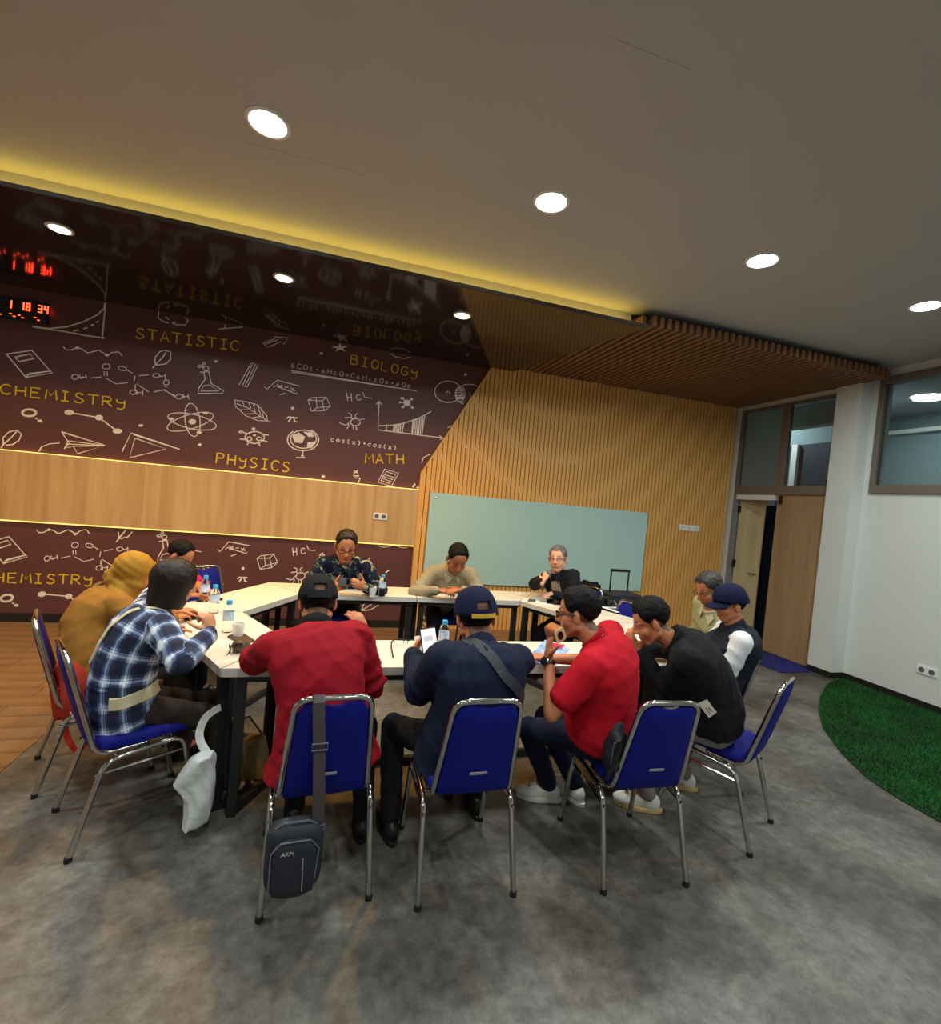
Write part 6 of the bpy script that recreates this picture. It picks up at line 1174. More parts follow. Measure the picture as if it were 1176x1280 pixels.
POSJSON = '''{"bottle1":[-0.537,3.066,0.75],"bottle2":[-0.705,3.502,0.75],"bottle3":[-0.836,3.814,0.75],"bottle4":[0.687,2.714,0.75],"bottle5":[0.471,4.207,0.75],"bottle6":[1.104,4.45,0.75],"cup1":[-0.461,2.958,0.75],"cup2":[0.548,2.713,0.75],"cup3":[0.385,4.162,0.75],"tab0":[-0.515,2.956,0.75],"tab1":[-0.465,3.053,0.75],"tab2":[-0.362,2.886,0.75],"tab3":[-0.405,2.8,0.75],"pouch":[-0.409,2.708,0.75],"pen":[-0.449,2.658,0.75],"ph_plaid":[-0.827,3.369,0.75],"lenscap":[-0.75,3.877,0.75],"lenscap2":[-0.862,3.81,0.75],"gl_a":[0.396,2.843,0.75],"gl_b":[0.676,2.849,0.75],"gl_tip":[0.444,2.541,0.75],"mag0":[1.116,2.52,0.75],"mag1":[1.269,2.428,0.75],"mag2":[1.546,2.766,0.75],"mag3":[1.455,2.95,0.75],"paper1":[1.953,4.192,0.75],"tablet":[2.134,4.183,0.75],"paper2":[2.203,2.989,0.75],"paper3":[2.705,3.958,0.75],"camera":[2.645,4.113,0.75],"khakiphone":[1.255,4.475,0.75],"bagw":[-0.5,2.473,0.0],"bagw2":[-0.483,2.654,0.0],"bagy":[-0.329,2.701,0.0],"phone":[0.521,2.331,0.913],"bphone":[0.181,4.175,0.864],"spk":[1.064,2.022,1.064],"mic":[2.001,4.094,1.047],"micl":[1.971,4.101,0.969],"case":[3.071,4.51,0.817],"caset":[3.052,4.521,1.042],"rb":[-1.236,2.978,0.357],"rbl":[-1.175,2.904,0.176],"strapN":[[0.587,2.054,1.002],[0.674,1.975,0.949],[0.756,1.898,0.893],[0.822,1.826,0.832]],"patch":[1.824,1.847,0.678],"cloth":[2.426,4.177,0.903],"pst":[[-0.771,2.651,0.963],[-0.892,2.63,0.833],[-0.899,2.578,0.735],[-0.906,2.524,0.568]],"pbelt":[[-0.852,2.459,0.697],[-0.743,2.324,0.693],[-0.658,2.248,0.696]],"wb":[[-0.538,2.405,0.024,-0.488,2.391,0.029],[-0.541,2.407,0.057,-0.438,2.378,0.067],[-0.537,2.407,0.106,-0.425,2.375,0.116],[-0.538,2.409,0.161,-0.415,2.374,0.173],[-0.56,2.416,0.203,-0.415,2.375,0.217],[-0.595,2.427,0.24,-0.419,2.377,0.257],[-0.577,2.423,0.283,-0.422,2.378,0.298],[-0.552,2.416,0.326,-0.425,2.38,0.338],[-0.527,2.41,0.361,-0.428,2.382,0.371],[-0.493,2.401,0.387,-0.433,2.384,0.392]],"wbh":[[-0.449,2.388,0.369],[-0.498,2.424,0.42],[-0.511,2.449,0.464],[-0.495,2.467,0.516],[-0.462,2.479,0.544],[-0.438,2.493,0.553]],"bpk":[1.305,1.849,0.618],"rbo":[[-1.248,2.929,0.333,-1.184,2.91,0.339],[-1.283,2.939,0.359,-1.139,2.898,0.373],[-1.315,2.949,0.402,-1.11,2.891,0.421],[-1.327,2.954,0.455,-1.107,2.891,0.476],[-1.316,2.952,0.519,-1.12,2.897,0.538],[-1.309,2.952,0.579,-1.149,2.906,0.594],[-1.284,2.946,0.623,-1.184,2.917,0.632],[-1.266,2.941,0.65,-1.226,2.93,0.654]],"rbs":[[-1.232,2.904,0.369],[-1.235,2.903,0.306],[-1.227,2.9,0.253],[-1.194,2.889,0.194],[-1.161,2.879,0.18],[-1.12,2.868,0.217],[-1.101,2.864,0.277],[-1.09,2.862,0.341]],"yb":[[-0.391,2.798,-0.077,-0.282,2.767,-0.067],[-0.414,2.806,-0.014,-0.237,2.756,0.003],[-0.421,2.81,0.074,-0.228,2.755,0.092],[-0.428,2.814,0.161,-0.235,2.759,0.179],[-0.429,2.816,0.227,-0.249,2.765,0.244],[-0.423,2.815,0.258,-0.268,2.771,0.273]]}'''
# ---------------------------------------------------------------- small things
PO = json.loads(POSJSON); camf0 = CR[2]
def bottle(k, label):
    p = PO[k]; o = empty('water_bottle', p, label, 'bottle', 'small water bottles on the tables')
    MB().lathe([(0.004, 0.004), (0.024, 0.0), (0.029, 0.006), (0.030, 0.05), (0.027, 0.06), (0.030, 0.07), (0.030, 0.125), (0.026, 0.145), (0.014, 0.163), (0.0125, 0.172)], segs=18).build('bottle_body', 'clear', o, smooth=True)
    MB().lathe([(0.0306, 0.074), (0.0308, 0.075), (0.0308, 0.121), (0.0306, 0.122)], segs=18).build('label', 'labelblue', o, smooth=True)
    MB().lathe([(0.0155, 0.165), (0.016, 0.167), (0.016, 0.186), (0.0145, 0.189), (0.001, 0.189)], segs=18).build('cap', 'capblue', o, smooth=True)
bottle('bottle1', 'clear water bottle, nearest of the three by the plaid sleeve')
bottle('bottle2', 'clear water bottle, middle one of the three at the left')
bottle('bottle3', 'clear water bottle, furthest of the three, beside the empty blue chair')
bottle('bottle4', 'clear water bottle behind the lit phone on the front table')
bottle('bottle5', 'clear water bottle right of the person in the batik shirt')
bottle('bottle6', 'clear water bottle before the person in the beige shirt')
def cup(k, label):
    o = empty('paper_cup', PO[k], label, 'cup', 'white paper cups')
    MB().lathe([(0.002, 0.0), (0.025, 0.0), (0.0345, 0.082), (0.0325, 0.082), (0.0235, 0.004), (0.002, 0.004)], segs=20).build('cup_wall', 'white', o, smooth=True)
    MB().tube([(0.0345 * math.cos(2 * math.pi * i / 20), 0.0345 * math.sin(2 * math.pi * i / 20), 0.083) for i in range(20)], 0.0016, 5, closed=True).build('rim', 'white', o)
cup('cup1', 'white paper cup beside the nearest left bottle'); cup('cup2', 'white paper cup behind the lit phone on the front table'); cup('cup3', 'white paper cup right of the batik sleeve on the back table')
def flat(name, quad, h, m_, label, cat, screen=None):
    c = sum((V(q) for q in quad), V((0, 0, 0))) / 4
    o = empty(name, (c.x, c.y, 0.75), label, cat)
    MB().prism([(q[0] - c.x, q[1] - c.y) for q in quad], 0.0005, h).build('case' if cat == 'phone' else 'body', m_, o, bevel=0.002)
    return o
def rq(k, w, l, ang):
    p = V(PO[k]); a = math.radians(ang); u = V((math.cos(a), math.sin(a), 0)); v = V((-u.y, u.x, 0))
    return [p - u * w / 2 - v * l / 2, p + u * w / 2 - v * l / 2, p + u * w / 2 + v * l / 2, p - u * w / 2 + v * l / 2]
o = flat('wallet', [PO['tab0'], PO['tab3'], PO['tab2'], PO['tab1']], 0.012, 'brown', 'flat dark brown wallet on the left table next to the paper cup', 'wallet')
c = V(PO['pouch'])
o = empty('camera_pouch', c, 'small dark brown pouch by the red jacket on the left table', 'pouch')
b = Blob(); b.ell((0, 0, .034), (.040, .045, .034)); b.cap((-.025, 0, .025), .022, (.03, .01, .028), .024); me = b.build(.006, 2); co = get_co(me); co[:, 2] = np.maximum(co[:, 2], .001); set_co(me, co); mk('body', me, 'brown', o, (0, 0, 0))
MB().box((-0.02, -0.045, 0.04), (0.02, -0.038, 0.062)).build('flap', 'black', o, bevel=.002)
c = V(PO['pen']); o = empty('keyring', c, 'small black and steel key ring standing by the plaid elbow', 'keys')
MB().tube([(0, 0, .004), (0.004, 0, .03), (-.004, 0.006, .055)], .0035, 6).build('key', 'black', o); MB().tube([(0.012, 0, .004), (0.010, 0, .04)], .004, 6).build('key', 'chrome', o)
MB().tube([(.012 * math.cos(i * .52), .012 * math.sin(i * .52), .004) for i in range(12)], .0015, 5, closed=True).build('ring', 'chrome', o)
flat('phone', rq('ph_plaid', .075, .15, 40), 0.009, 'black', 'black phone lying on the table beside the raised fist', 'phone')
for k, lab in (('lenscap', 'small round black cap lying beyond the middle left bottle'), ('lenscap2', 'small round black cap lying left of the furthest bottle')):
    o = empty('lens_cap', PO[k], lab, 'cap'); MB().lathe([(.022, 0), (.023, .004), (.022, .012), (.018, .013), (.001, .012)], segs=18).build('disc', 'black', o, smooth=True); MB().lathe([(.024, .002), (.024, .007)], segs=18).build('rim', 'rubber', o)
# eyeglasses on the front table
a, b_, tip = V(PO['gl_a']), V(PO['gl_b']), V(PO['gl_tip']); c = V((.465, 2.69, .75))
o = empty('eyeglasses', (c.x, c.y, .75), 'dark framed eyeglasses lying open on the front table', 'glasses')
W2 = .085; yl = .12
MB().tube([(-W2, yl, .02), (-W2 + .012, yl + .01, .036), (-.035, yl + .014, .040), (-.012, yl + .012, .034), (0, yl + .012, .038), (.012, yl + .012, .034), (.035, yl + .014, .040), (W2 - .012, yl + .01, .036), (W2, yl, .02)], .0042, 6).build('front_frame', 'black', o, smooth=True)
for s in (-1, 1):
    MB().tube([(s * W2, yl, .024), (s * W2 * .98, yl - .06, .014), (s * W2 * .8, yl - .21, .004)], .0038, 6).build('temple', 'black', o, smooth=True)
    mb = MB(); n = 12; mb.slab([(s * .040 + .026 * math.cos(2 * math.pi * i / n), .020 + .018 * math.sin(2 * math.pi * i / n)) for i in range(n)], lambda q: (q[0], yl + .011, q[1]), lambda q: (q[0], yl + .013, q[1])); mb.build('lens', 'clear', o)
    MB().tube([(s * .012, yl + .010, .030), (s * .012, yl + .002, .018)], .002, 5).build('nose_pad', 'black', o)
o.rotation_euler = (0, 0, math.radians(-8))
# magazine
q = [V(PO['mag%d' % i]) for i in range(4)]; c = sum(q, V((0, 0, 0))) / 4
o = empty('magazine', (c.x, c.y, .75), 'glossy blue and white magazine beside the red polo sleeve', 'magazine')
MB().prism([(p.x - c.x, p.y - c.y) for p in q], .0005, .006).build('pages', 'paper', o)
MB().prism([(p.x - c.x, p.y - c.y) for p in q], .006, .0072).build('cover', 'cover', o)
u = q[1] - q[0]; v = q[3] - q[0]
def onm(s, t): p = q[0] + u * s + v * t - c; return (p.x, p.y)
MB().prism([onm(.25, .72), (onm(.8, .72)), onm(.8, .92), onm(.25, .92)], .0072, .0078).build('printed_banner', 'pink', o)
MB().prism([onm(.45, .15), (onm(.85, .15)), onm(.85, .35), onm(.45, .35)], .0072, .0078).build('printed_photo', 'paper', o)
def sheet(k, w, l, ang, lab):
    qd = rq(k, w, l, ang); c = V(PO[k]); o = empty('paper_sheet', (c.x, c.y, .75), lab, 'paper'); MB().prism([(p.x - c.x, p.y - c.y) for p in qd], .0005, .0025).build('sheet', 'paper', o)
    mb = MB()
    d = V((math.cos(math.radians(ang)), math.sin(math.radians(ang)), 0)); e = V((-d.y, d.x, 0))
    MB().prism([tuple((d * a_ * w * .38 + e * b2 * l * .12 + e * l * .2).xy) for a_, b2 in ((-1, -1), (1, -1), (1, 1), (-1, 1))], .0025, .003).build('printed_block', 'zip', o)
sheet('paper1', .21, .29, 60, 'white sheet of paper in front of the grey-haired speaker'); sheet('paper2', .21, .30, 30, 'white sheet under the face of the person in the black shirt'); sheet('paper3', .21, .29, 100, 'white sheet on the far right table by the empty blue chair')
flat('tablet', rq('tablet', .24, .17, 65), .010, 'lensblack', 'black tablet lying beside the grey-haired speaker', 'tablet')
flat('phone', rq('khakiphone', .075, .15, 80), .009, 'black', 'dark phone lying right of the person in the beige shirt', 'phone')
o = empty('camera', PO['camera'], 'black and white camera with strap on the far right table', 'camera')
MB().box((-.065, -.03, .0005), (.065, .03, .085)).build('body', 'black', o, bevel=.008); MB().lathe([(.034, 0), (.034, .05), (.028, .055), (.001, .05)], segs=18).build('lens', 'lensblack', o).matrix_local = Matrix.Translation((0, -.03, .042)) @ Matrix.Rotation(math.pi / 2, 4, 'X')
MB().tube([(-.065, 0, .075), (-.11, -.03, .03), (-.09, -.09, .006), (0, -.12, .005), (.09, -.07, .006), (.065, 0, .075)], .005, 6, flat=.4).build('strap', 'white', o)

def oriented(name, loc, R, label, cat):
    o = empty(name, loc, label, cat); o.matrix_world = Matrix.Translation(loc) @ R.to_4x4(); return o
def frame_from(x, up):   # columns x, y, z with z close to up
    x = V(x).normalized(); z = V(up); z = (z - x * z.dot(x)).normalized(); y = z.cross(x); return Matrix((x, y, z)).transposed()
# phone in the navy person's hand
n_arm = PERS['navy_jacket']
R = frame_from((1, .15, .12), (-.32, .30, .85))
o = oriented('phone', V(PO['phone']) , R, 'lit white phone screen held in the hand of the person in navy', 'phone')
MB().box((-.042, -.004, -.086), (.042, .004, .086)).build('case', 'black', o, bevel=.003); MB().box((-.038, -.0048, -.079), (.038, -.0042, .079)).build('screen', 'screen', o)
MB().box((-.028, -.0052, .02), (.020, -.0048, .045)).build('screen_text', 'screen_text', o)
R = frame_from((1, 0, 0), (0, .5, .85))
o = oriented('phone', V(PO['bphone']), R, 'black phone held sideways in both hands of the person in batik', 'phone')
MB().box((-.085, -.006, -.040), (.085, .006, .040)).build('case', 'black', o, bevel=.003); MB().box((-.02, -.0075, -.022), (.01, -.006, .03)).build('camera_bump', 'lensblack', o)
# microphone
a = V(PO['micl']); b_ = V(PO['mic']) + V((.03, .05, .03)); d = (b_ - a).normalized()
R = frame_from(d.orthogonal(), d)
o = oriented('microphone', a, R, 'black microphone held at the mouth of the grey-haired person', 'microphone')
MB().lathe([(.001, -.10), (.010, -.10), (.012, -.05), (.015, .05), (.017, .06)], segs=14).build('handle', 'black', o, smooth=True)
MB().lathe([(.017, .06), (.024, .068), (.027, .085), (.024, .102), (.014, .113), (.001, .116)], segs=14).build('grille', 'zip', o, smooth=True)
# round device at the mouth of the person in the polo
pl = PERS['red_polo']; L = CR
camr = V(CR[0]); camu = V(CR[1]); camf = V(CR[2])
ax = (-camf + camr * .55 - camu * .12).normalized()
R = frame_from(ax.cross(V((0, 0, 1))), (0, 0, 1))
y = -ax; x = y.cross(V((0, 0, 1))).normalized(); z = x.cross(y); R = Matrix((x, y, z)).transposed()
o = oriented('round_speaker', V(PO['spk']), R @ Matrix.Rotation(math.radians(-28), 3, 'Y'), 'brown rounded device with a cream face and dark lens, held at the mouth', 'speaker')
def rsq(w, h, r, n=5):
    out = []
    for cx, cy, a0 in ((w - r, h - r, 0), (-w + r, h - r, 90), (-w + r, -h + r, 180), (w - r, -h + r, 270)): out += arc((cx, cy), r, a0, a0 + 90, n)
    return out
MB().slab(rsq(.031, .036, .016), lambda p: (p[0], -.01, p[1]), lambda p: (p[0], .065, p[1])).build('body', 'speaker', o, bevel=.004)
MB().slab(rsq(.029, .034, .015), lambda p: (p[0], -.014, p[1]), lambda p: (p[0], -.01, p[1])).build('face', 'cream2', o)
MB().slab([(.016 * math.cos(i * .3142), .021 * math.sin(i * .3142)) for i in range(20)], lambda p: (p[0], -.017, p[1]), lambda p: (p[0], -.014, p[1])).build('lens', 'lensblack', o)
# watch
S_, E_, W_ = pl['arm']['L']; d = (W_ - E_).normalized(); R = frame_from(d.orthogonal(), d); wc = W_ - d * .02
o = oriented('wristwatch', wc, R, 'dark wristwatch on the raised wrist of the person in red polo', 'watch')
MB().tube([(.031 * math.cos(i * .3142), .029 * math.sin(i * .3142), 0) for i in range(20)], .004, 6, closed=True, flat=2.6).build('strap', 'black', o, smooth=True)
q = R.transposed() @ (-camf - camr * .7); q.z = 0; q.normalize(); Rw = Matrix((q.cross(V((0, 0, 1))), V((0, 0, 1)), q)).transposed()
mb = MB().lathe([(.001, 0), (.019, 0), (.020, .004), (.018, .009), (.001, .009)], segs=18).build('dial', 'lensblack', o); mb.matrix_local = Matrix.Translation(q * .030) @ Rw.to_4x4()
mb = MB().lathe([(.019, .003), (.0215, .003), (.0215, .009), (.018, .010)], segs=18).build('bezel', 'chrome', o); mb.matrix_local = Matrix.Translation(q * .030) @ Rw.to_4x4()

# shoulder bag on the first chair
th = math.radians(4.3); c0 = V((0.065, 1.894, 0)) ; Fd = V((-math.sin(th), math.cos(th), 0)); Rd = V((math.cos(th), math.sin(th), 0))
bc = c0 - Fd * .10 - Rd * .105
o = empty('shoulder_bag', (bc.x, bc.y, .318), 'black shoulder bag with wide strap hanging on the back of a blue chair', 'bag', rz=th)
def pillow(w, d, h, n=7, tilt=0):
    vs = []; fs = []; m_ = 12; N_ = 28
    for j in range(m_ + 1):
        t = -1 + 2 * j / m_; k = (1 - abs(t) ** 4) ** .5 if abs(t) < 1 else 0.0; k = max(k, .12)
        for i in range(N_):
            a = 2 * math.pi * i / N_; cx, sy = math.cos(a), math.sin(a)
            vs.append((math.copysign(abs(cx) ** .55, cx) * w * (k ** .45), math.copysign(abs(sy) ** .7, sy) * d * k, t * h))
    for j in range(m_):
        for i in range(N_): l = (i + 1) % N_; fs.append((j * N_ + i, j * N_ + l, (j + 1) * N_ + l, (j + 1) * N_ + i))
    fs.append(tuple(range(N_ - 1, -1, -1))); fs.append(tuple(range(m_ * N_, m_ * N_ + N_))); return MB().add(vs, fs)
body = pillow(.100, .052, .135).build('bag_body', 'nylon', o, smooth=True)
pk = pillow(.080, .018, .105); pk.v = [(x, y - .050, z - .018) for x, y, z in pk.v]; pk.build('front_pocket', 'nylon', o, smooth=True)
MB().tube([(-.078, -.058, -.10), (-.080, -.060, .05), (-.05, -.062, .085), (.05, -.062, .085), (.080, -.060, .05), (.070, -.058, -.10)], .0030, 6).build('piping', 'zip', o)
MB().tube([(-.088, -.015, .10), (-.04, -.03, .136), (.04, -.03, .136), (.088, -.015, .10)], .0035, 6).build('zip_line', 'zip', o)
MB().tube([(.028, -.071, .03), (.032, -.071, -.09)], .002, 5).build('reflective_line', 'silver', o)
# letters on the bag
mb = MB()
for i, st_ in enumerate([[(0, 0), (.010, .014), (.013, 0)], [(.004, .005), (.012, .005)], [(.016, 0), (.019, .014), (.026, .012), (.019, .007), (.027, 0)], [(.030, 0), (.033, .014)], [(.033, .007), (.040, .009)], [(.040, .0), (.042, .014)]]):
    mb.tube([(x - .048, -.0705, z + .045) for x, z in st_], .0014, 5)
lg = mb.build('letter_mark', 'silver', o); lg['kind'] = 'stuff'
# strap up over the chair's top tube
sx = .02
path = [(.075, -.01, .10), (.068, -.016, .22), (.058, -.016, .36), (.045, -.014, .50), (.042, -.010, .555), (.042, .012, .574), (.042, .034, .562), (.042, .046, .50)]
MB().ribbon(path, .042, .004, [(0, -1, .05)] * 4 + [(0, -.9, .4), (0, 0, 1), (0, 1, .4), (0, 1, 0)]).build('shoulder_strap', 'webbing', o)
MB().tube([(.030, -.021, .385), (.084, -.021, .385), (.084, -.024, .41), (.030, -.024, .41)], .003, 6, closed=True).build('buckle', 'zip', o)
sx = .04
MB().tube([(sx + .015, -.02, .10), (sx + .06, -.02, .105), (sx + .04, -.03, .075)], .004, 6, closed=True).build('hook', 'zip', o)

# bags built row by row from bottom to top
def row_bag(rows, thick, base, seed, fold=.10):
    vs = []; fs = []; N_ = 28; R_ = []
    for k in range(len(rows) - 1):
        for q in range(3):
            t = q / 3; R_.append([rows[k][i] * (1 - t) + rows[k + 1][i] * t for i in range(6)])
    R_.append(rows[-1]); M_ = len(R_)
    for j, r in enumerate(R_):
        a_, b2 = V(r[:3]), V(r[3:]); c_ = (a_ + b2) / 2; hx = (b2 - a_) / 2; e = min(1, j / 3 + .35, (M_ - 1 - j) / 3 + .25); nrm = V((hx.y, -hx.x, 0)).normalized()
        for i in range(N_):
            an = 2 * math.pi * i / N_; f = 1 + fold * math.sin(3 * an + seed + j * .35) + fold * .8 * math.sin(7 * an - j * .5 + seed * 2)
            p = c_ + hx * math.cos(an) * (1 + (f - 1) * .25) + nrm * math.sin(an) * thick * e * f
            vs.append((p.x - base[0], p.y - base[1], max(p.z, .003) - base[2]))
    for j in range(M_ - 1):
        for i in range(N_): l = (i + 1) % N_; fs.append((j * N_ + i, j * N_ + l, (j + 1) * N_ + l, (j + 1) * N_ + i))
    fs.append(tuple(range(N_ - 1, -1, -1))); fs.append(tuple(range((M_ - 1) * N_, M_ * N_)))
    return MB().add(vs, fs)
def smooth_path(pts, k=4):
    pts = [V(p) for p in pts]; out = []
    for i in range(len(pts) - 1):
        p0, p1, p2, p3 = pts[max(i - 1, 0)], pts[i], pts[i + 1], pts[min(i + 2, len(pts) - 1)]
        for q in range(k):
            t = q / k; out.append(0.5 * ((2 * p1) + (p2 - p0) * t + (2 * p0 - 5 * p1 + 4 * p2 - p3) * t * t + (3 * p1 - p0 - 3 * p2 + p3) * t ** 3))
    out.append(pts[-1]); return out
c = V(PO['rb']); b0 = (c.x, c.y, .3)
o = empty('cloth_bag', b0, 'orange red cloth bag hanging behind the leftmost chair, strap loop below', 'bag')
row_bag(PO['rbo'], .075, b0, 1.0, .13).build('bag_body', 'redcloth', o, smooth=True)
MB().ribbon(smooth_path(PO['rbs']), .026, .003, (.3, -1, 0)).build('strap', 'redstrap', o, off=b0)
MB().tube([V(PO['rbo'][4][:3]) * (1 - t) + V(PO['rbo'][4][3:]) * t - V(camf0) * .075 * math.sin(math.pi * t) ** .6 + V((0, 0, -.02 * math.sin(math.pi * t))) for t in [i / 10 for i in range(1, 10)]], .004, 5).build('seam', 'redstrap', o, off=b0)
c = V(PO['wb'][0][:3]); b0 = (c.x, c.y, 0)
o = empty('carrier_bag', b0, 'crumpled white plastic carrier bag hanging by the front left table leg', 'bag')
row_bag(PO['wb'], .045, b0, 2.0, .16).build('bag_body', 'whitebag', o, smooth=True)
MB().ribbon(smooth_path(PO['wbh']), .034, .003, (.3, -1, 0)).build('handle', 'whitebag', o, off=b0)
c = V(PO['yb'][0][:3]); b0 = (c.x, c.y, 0)
o = empty('carrier_bag', b0, 'yellow and clear plastic bag behind the front left table leg', 'bag')
yr = [PO['yb'][0][:2] + [.003] + PO['yb'][0][3:5] + [.003]] + PO['yb']
row_bag(yr, .055, b0, 4.0, .14).build('bag_body', 'yellowbag', o, smooth=True)
t_ = PO['yb'][-1]; MB().tube([V(t_[:3]), V(t_[:3]) + V((.01, 0, .07)), (V(t_[:3]) + V(t_[3:])) / 2 + V((0, 0, .10)), V(t_[3:])], .006, 6).build('handle', 'brown', o, off=b0)

# trolley case
c = V(PO['case']); zt = PO['caset'][2]
o = empty('trolley_case', (c.x, c.y, 0), 'black trolley case with its handle pulled up, before the glass board', 'suitcase')
MB().slab(rsq(.20, .13, .04), lambda p: (p[0], p[1] * .9, .06), lambda p: (p[0], p[1] * .9, c.z - .01)).build('case_body', 'nylon', o, bevel=.01)
MB().slab(rsq(.15, .25, .03), lambda p: (p[0], -.135, p[1] + .42), lambda p: (p[0], -.115, p[1] + .42)).build('front_pocket', 'nylon', o, bevel=.006)
hb = MB().tube(round_path([(-.11, .05, c.z - .02), (-.11, .05, zt), (.11, .05, zt), (.11, .05, c.z - .02)], .02), .009, 8).build('pull_handle', 'black', o, smooth=True)
MB().box((-.115, .03, zt - .012), (.115, .07, zt + .015)).build('grip', 'rubber', hb, bevel=.006)
for s in (-1, 1):
    q = MB().lathe([(.001, -.02), (.035, -.02), (.035, .02), (.001, .02)], segs=14).build('wheel', 'rubber', o); q.matrix_local = Matrix.Translation((s * .15, .06, .035)) @ Matrix.Rotation(math.pi / 2, 4, 'Y')
MB().box((-.16, -.11, 0.0), (-.12, -.07, .062)).build('foot', 'rubber', o); MB().box((.12, -.11, 0.0), (.16, -.07, .062)).build('foot', 'rubber', o)

# dark jacket draped over the speaker's chair back
mid = V((2.63, 4.45, 0)); thc = math.radians(125); Fc = V((-math.sin(thc), math.cos(thc), 0)); Rc = V((math.cos(thc), math.sin(thc), 0))
tp = mid - Fc * .085 + V((0, 0, .885)) + Rc * .03
o = empty('draped_jacket', (tp.x, tp.y, .5), 'black jacket draped over the chair back behind the grey-haired speaker', 'jacket')
vs = []; fs = []; prof = [(.055, -.30), (.050, -.12), (.038, -.02), (.012, .018), (-.022, .012), (-.045, -.04), (-.055, -.22), (-.065, -.40)]
n = 14
for sgn in (0, 1):
    for j, (f, z_) in enumerate(prof):
        for i in range(n + 1):
            u = -.12 + .22 * i / n; w_ = .006 * math.sin(i * 1.3 + j * .7)
            p = tp + Rc * u + Fc * (f * (1 - .12 * sgn) + w_ - (.10 if z_ < -.1 else .03) * 0) + V((0, 0, z_ - .008 * sgn)) + Fc * (.33 * max(0, -z_ - .02))
            vs.append(p - V((tp.x, tp.y, .5)))
K = len(prof) * (n + 1)
for j in range(len(prof) - 1):
    for i in range(n): a_ = j * (n + 1) + i; fs.append((a_, a_ + 1, a_ + n + 2, a_ + n + 1)); fs.append((K + a_, K + a_ + n + 1, K + a_ + n + 2, K + a_ + 1))
MB().add(vs, fs).build('cloth_body', 'cblack', o, smooth=True)
MB().tube([tp + Rc * (-.10 + .02 * i) + Fc * .0 + V((0, 0, .022 + .004 * math.sin(i))) for i in range(10)], .012, 6).build('collar', 'cblack', o, smooth=True, off=(tp.x, tp.y, .5))

# backpack on the chair behind the polo
mid = V((1.472, 1.756, 0)); tc_ = math.radians(-3.6); Fc = V((-math.sin(tc_), math.cos(tc_), 0)); Rc = V((math.cos(tc_), math.sin(tc_), 0))
p = V(PO['bpk']); o = empty('backpack', (p.x, p.y, .486), 'dark navy backpack squeezed between the red polo and the chair back', 'bag', rz=tc_)
b = Blob(); b.ell((0, 0, .10), (.055, .05, .10)); b.cap((0, 0, .06), .055, (.01, .02, .20), .04); b.cap((-.02, -.03, .05), .03, (-.01, -.03, .16), .025)
me = b.build(.008, 3); wrinkle(me, .008, 30, 9); mk('bag_body', me, 'nylon', o, (0, 0, 0))
MB().ribbon([(.02, -.052, .20), (-.01, -.062, .15), (-.03, -.064, .09), (-.045, -.055, .03), (-.055, -.045, .0)], .022, .004, (0, -1, 0)).build('strap', 'black', o)
MB().tube([(-.04, -.050, .06), (-.035, -.050, .16), (.03, -.045, .19)], .003, 5).build('piping', 'zip', o)

# things worn: straps, belt bag, patch
def snap(pid, pts, outw=.006, n=24):
    sh = PERS[pid]['shirt']; off = V(PERS[pid]['off']); co = [tuple(v.co) for v in sh.data.vertices]
    bv = BVHTree.FromPolygons(co, [tuple(q.vertices) for q in sh.data.polygons]); P_ = []; N_ = []
    pts = [V(p) for p in pts]; segs_ = len(pts) - 1
    for i in range(n + 1):
        t = i / n * segs_; k = min(int(t), segs_ - 1); f = t - k; p = pts[k] * (1 - f) + pts[k + 1] * f
        h = bv.find_nearest(p - off); P_.append(h[0] + off + h[1] * outw); N_.append(h[1])
    for _ in range(3):
        P_ = [P_[0]] + [(P_[i - 1] + P_[i] * 2 + P_[i + 1]) / 4 for i in range(1, n)] + [P_[-1]]
        N_ = [N_[0]] + [(N_[i - 1] + N_[i] * 2 + N_[i + 1]).normalized() for i in range(1, n)] + [N_[-1]]
    return P_, [tuple(v) for v in N_]
def worn(pid, name, pts, w, m_, label, cat, outw=.007):
    P_, N_ = snap(pid, pts, outw); c = P_[len(P_) // 2]
    o = empty(name, c, label, cat); MB().ribbon(P_, w, .004, N_).build('strap', m_, o, off=c); return o, P_, N_
nv = PERS['navy_jacket']; C7 = nv['C7']; Tn, Xn, Yn = nv['fr'](.8)
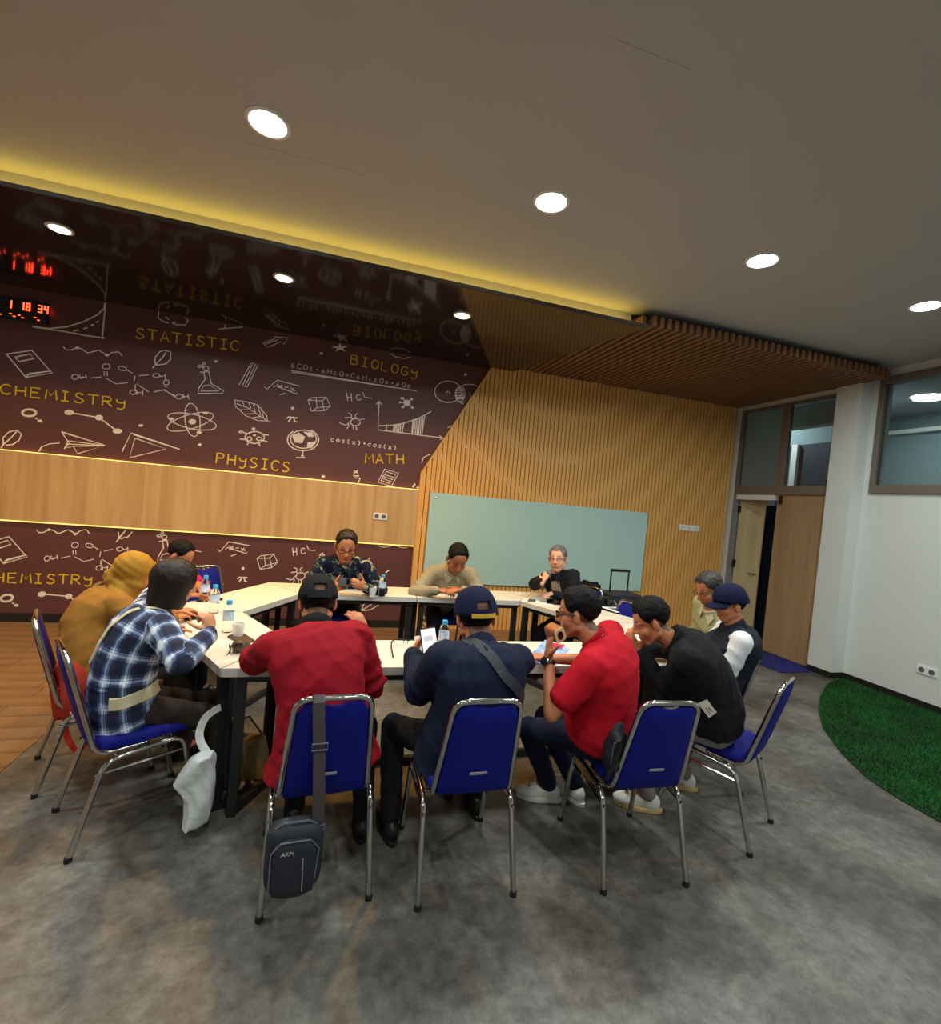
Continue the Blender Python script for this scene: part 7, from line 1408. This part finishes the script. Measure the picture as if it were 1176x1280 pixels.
worn('navy_jacket', 'sling_bag', [C7 - Xn * .07 + V((0, .0, .03)), C7 - Xn * .03 - Yn * .10 - V((0, 0, .03)), nv['sp'](.72) + Xn * .05 - Yn * .2, nv['sp'](.5) + Xn * .15 - Yn * .12, nv['sp'](.3) + Xn * .22 - Yn * .02], .048, 'nylon', 'black sling strap running across the back of the navy jacket', 'bag', .009)
pp = PERS['plaid']; Tn, Xn, Yn = pp['fr'](.8)
o, P_, N_ = worn('plaid', 'crossbody_bag', [pp['Sh']['R'] - Xn * .07 + Tn * .05 + Yn * .03, pp['Sh']['R'] - Xn * .09 + Tn * .05 - Yn * .05, pp['sp'](.75) - Yn * .2 + Xn * .03, pp['sp'](.45) - Yn * .2 - Xn * .0, pp['sp'](.15) - Yn * .2 - Xn * .03], .022, 'cream_cloth', 'cream crossbody strap and belt pouch on the plaid shirt', 'bag', .008)
T0, X0, Y0 = pp['fr'](.12)
P2, N2 = snap('plaid', [pp['sp'](.12) + X0 * .2 - Y0 * .10, pp['sp'](.12) + X0 * .2 - Y0 * .02, pp['sp'](.13) + X0 * .2 + Y0 * .06, pp['sp'](.15) + X0 * .13 + Y0 * .16], .012)
MB().ribbon(P2, .05, .012, N2).build('belt_band', 'cream_cloth', o, off=P_[len(P_) // 2])
mb = MB(); e = P2[-1] - P_[len(P_) // 2]; mb.tube([e + V((0, 0, .02)), e - V((0, 0, .02))], .016, 8); mb.build('clasp', 'brown', o, smooth=True)
# woven patch on the black shirt hem
pb, nb = snap('black_shirt', [V(PO['patch']) - V((.035, 0, 0)), V(PO['patch']) + V((.035, 0, 0))], .003, 4)
P0 = PERS['black_shirt']; c = pb[2]
shp = P0['shirt']; MB().ribbon(pb, .05, .003, nb).build('patch', 'cream', shp, off=P0['off'])
mb = MB()
for dz_ in (.010, -.008): mb.ribbon([q + V(nn) * .0025 + V((0, 0, dz_)) for q, nn in zip(pb[1:4], nb[1:4])], .006 if dz_ > 0 else .003, .001, nb[1:4])
q = mb.build('patch_print', 'black', shp, off=P0['off']); q['kind'] = 'stuff'
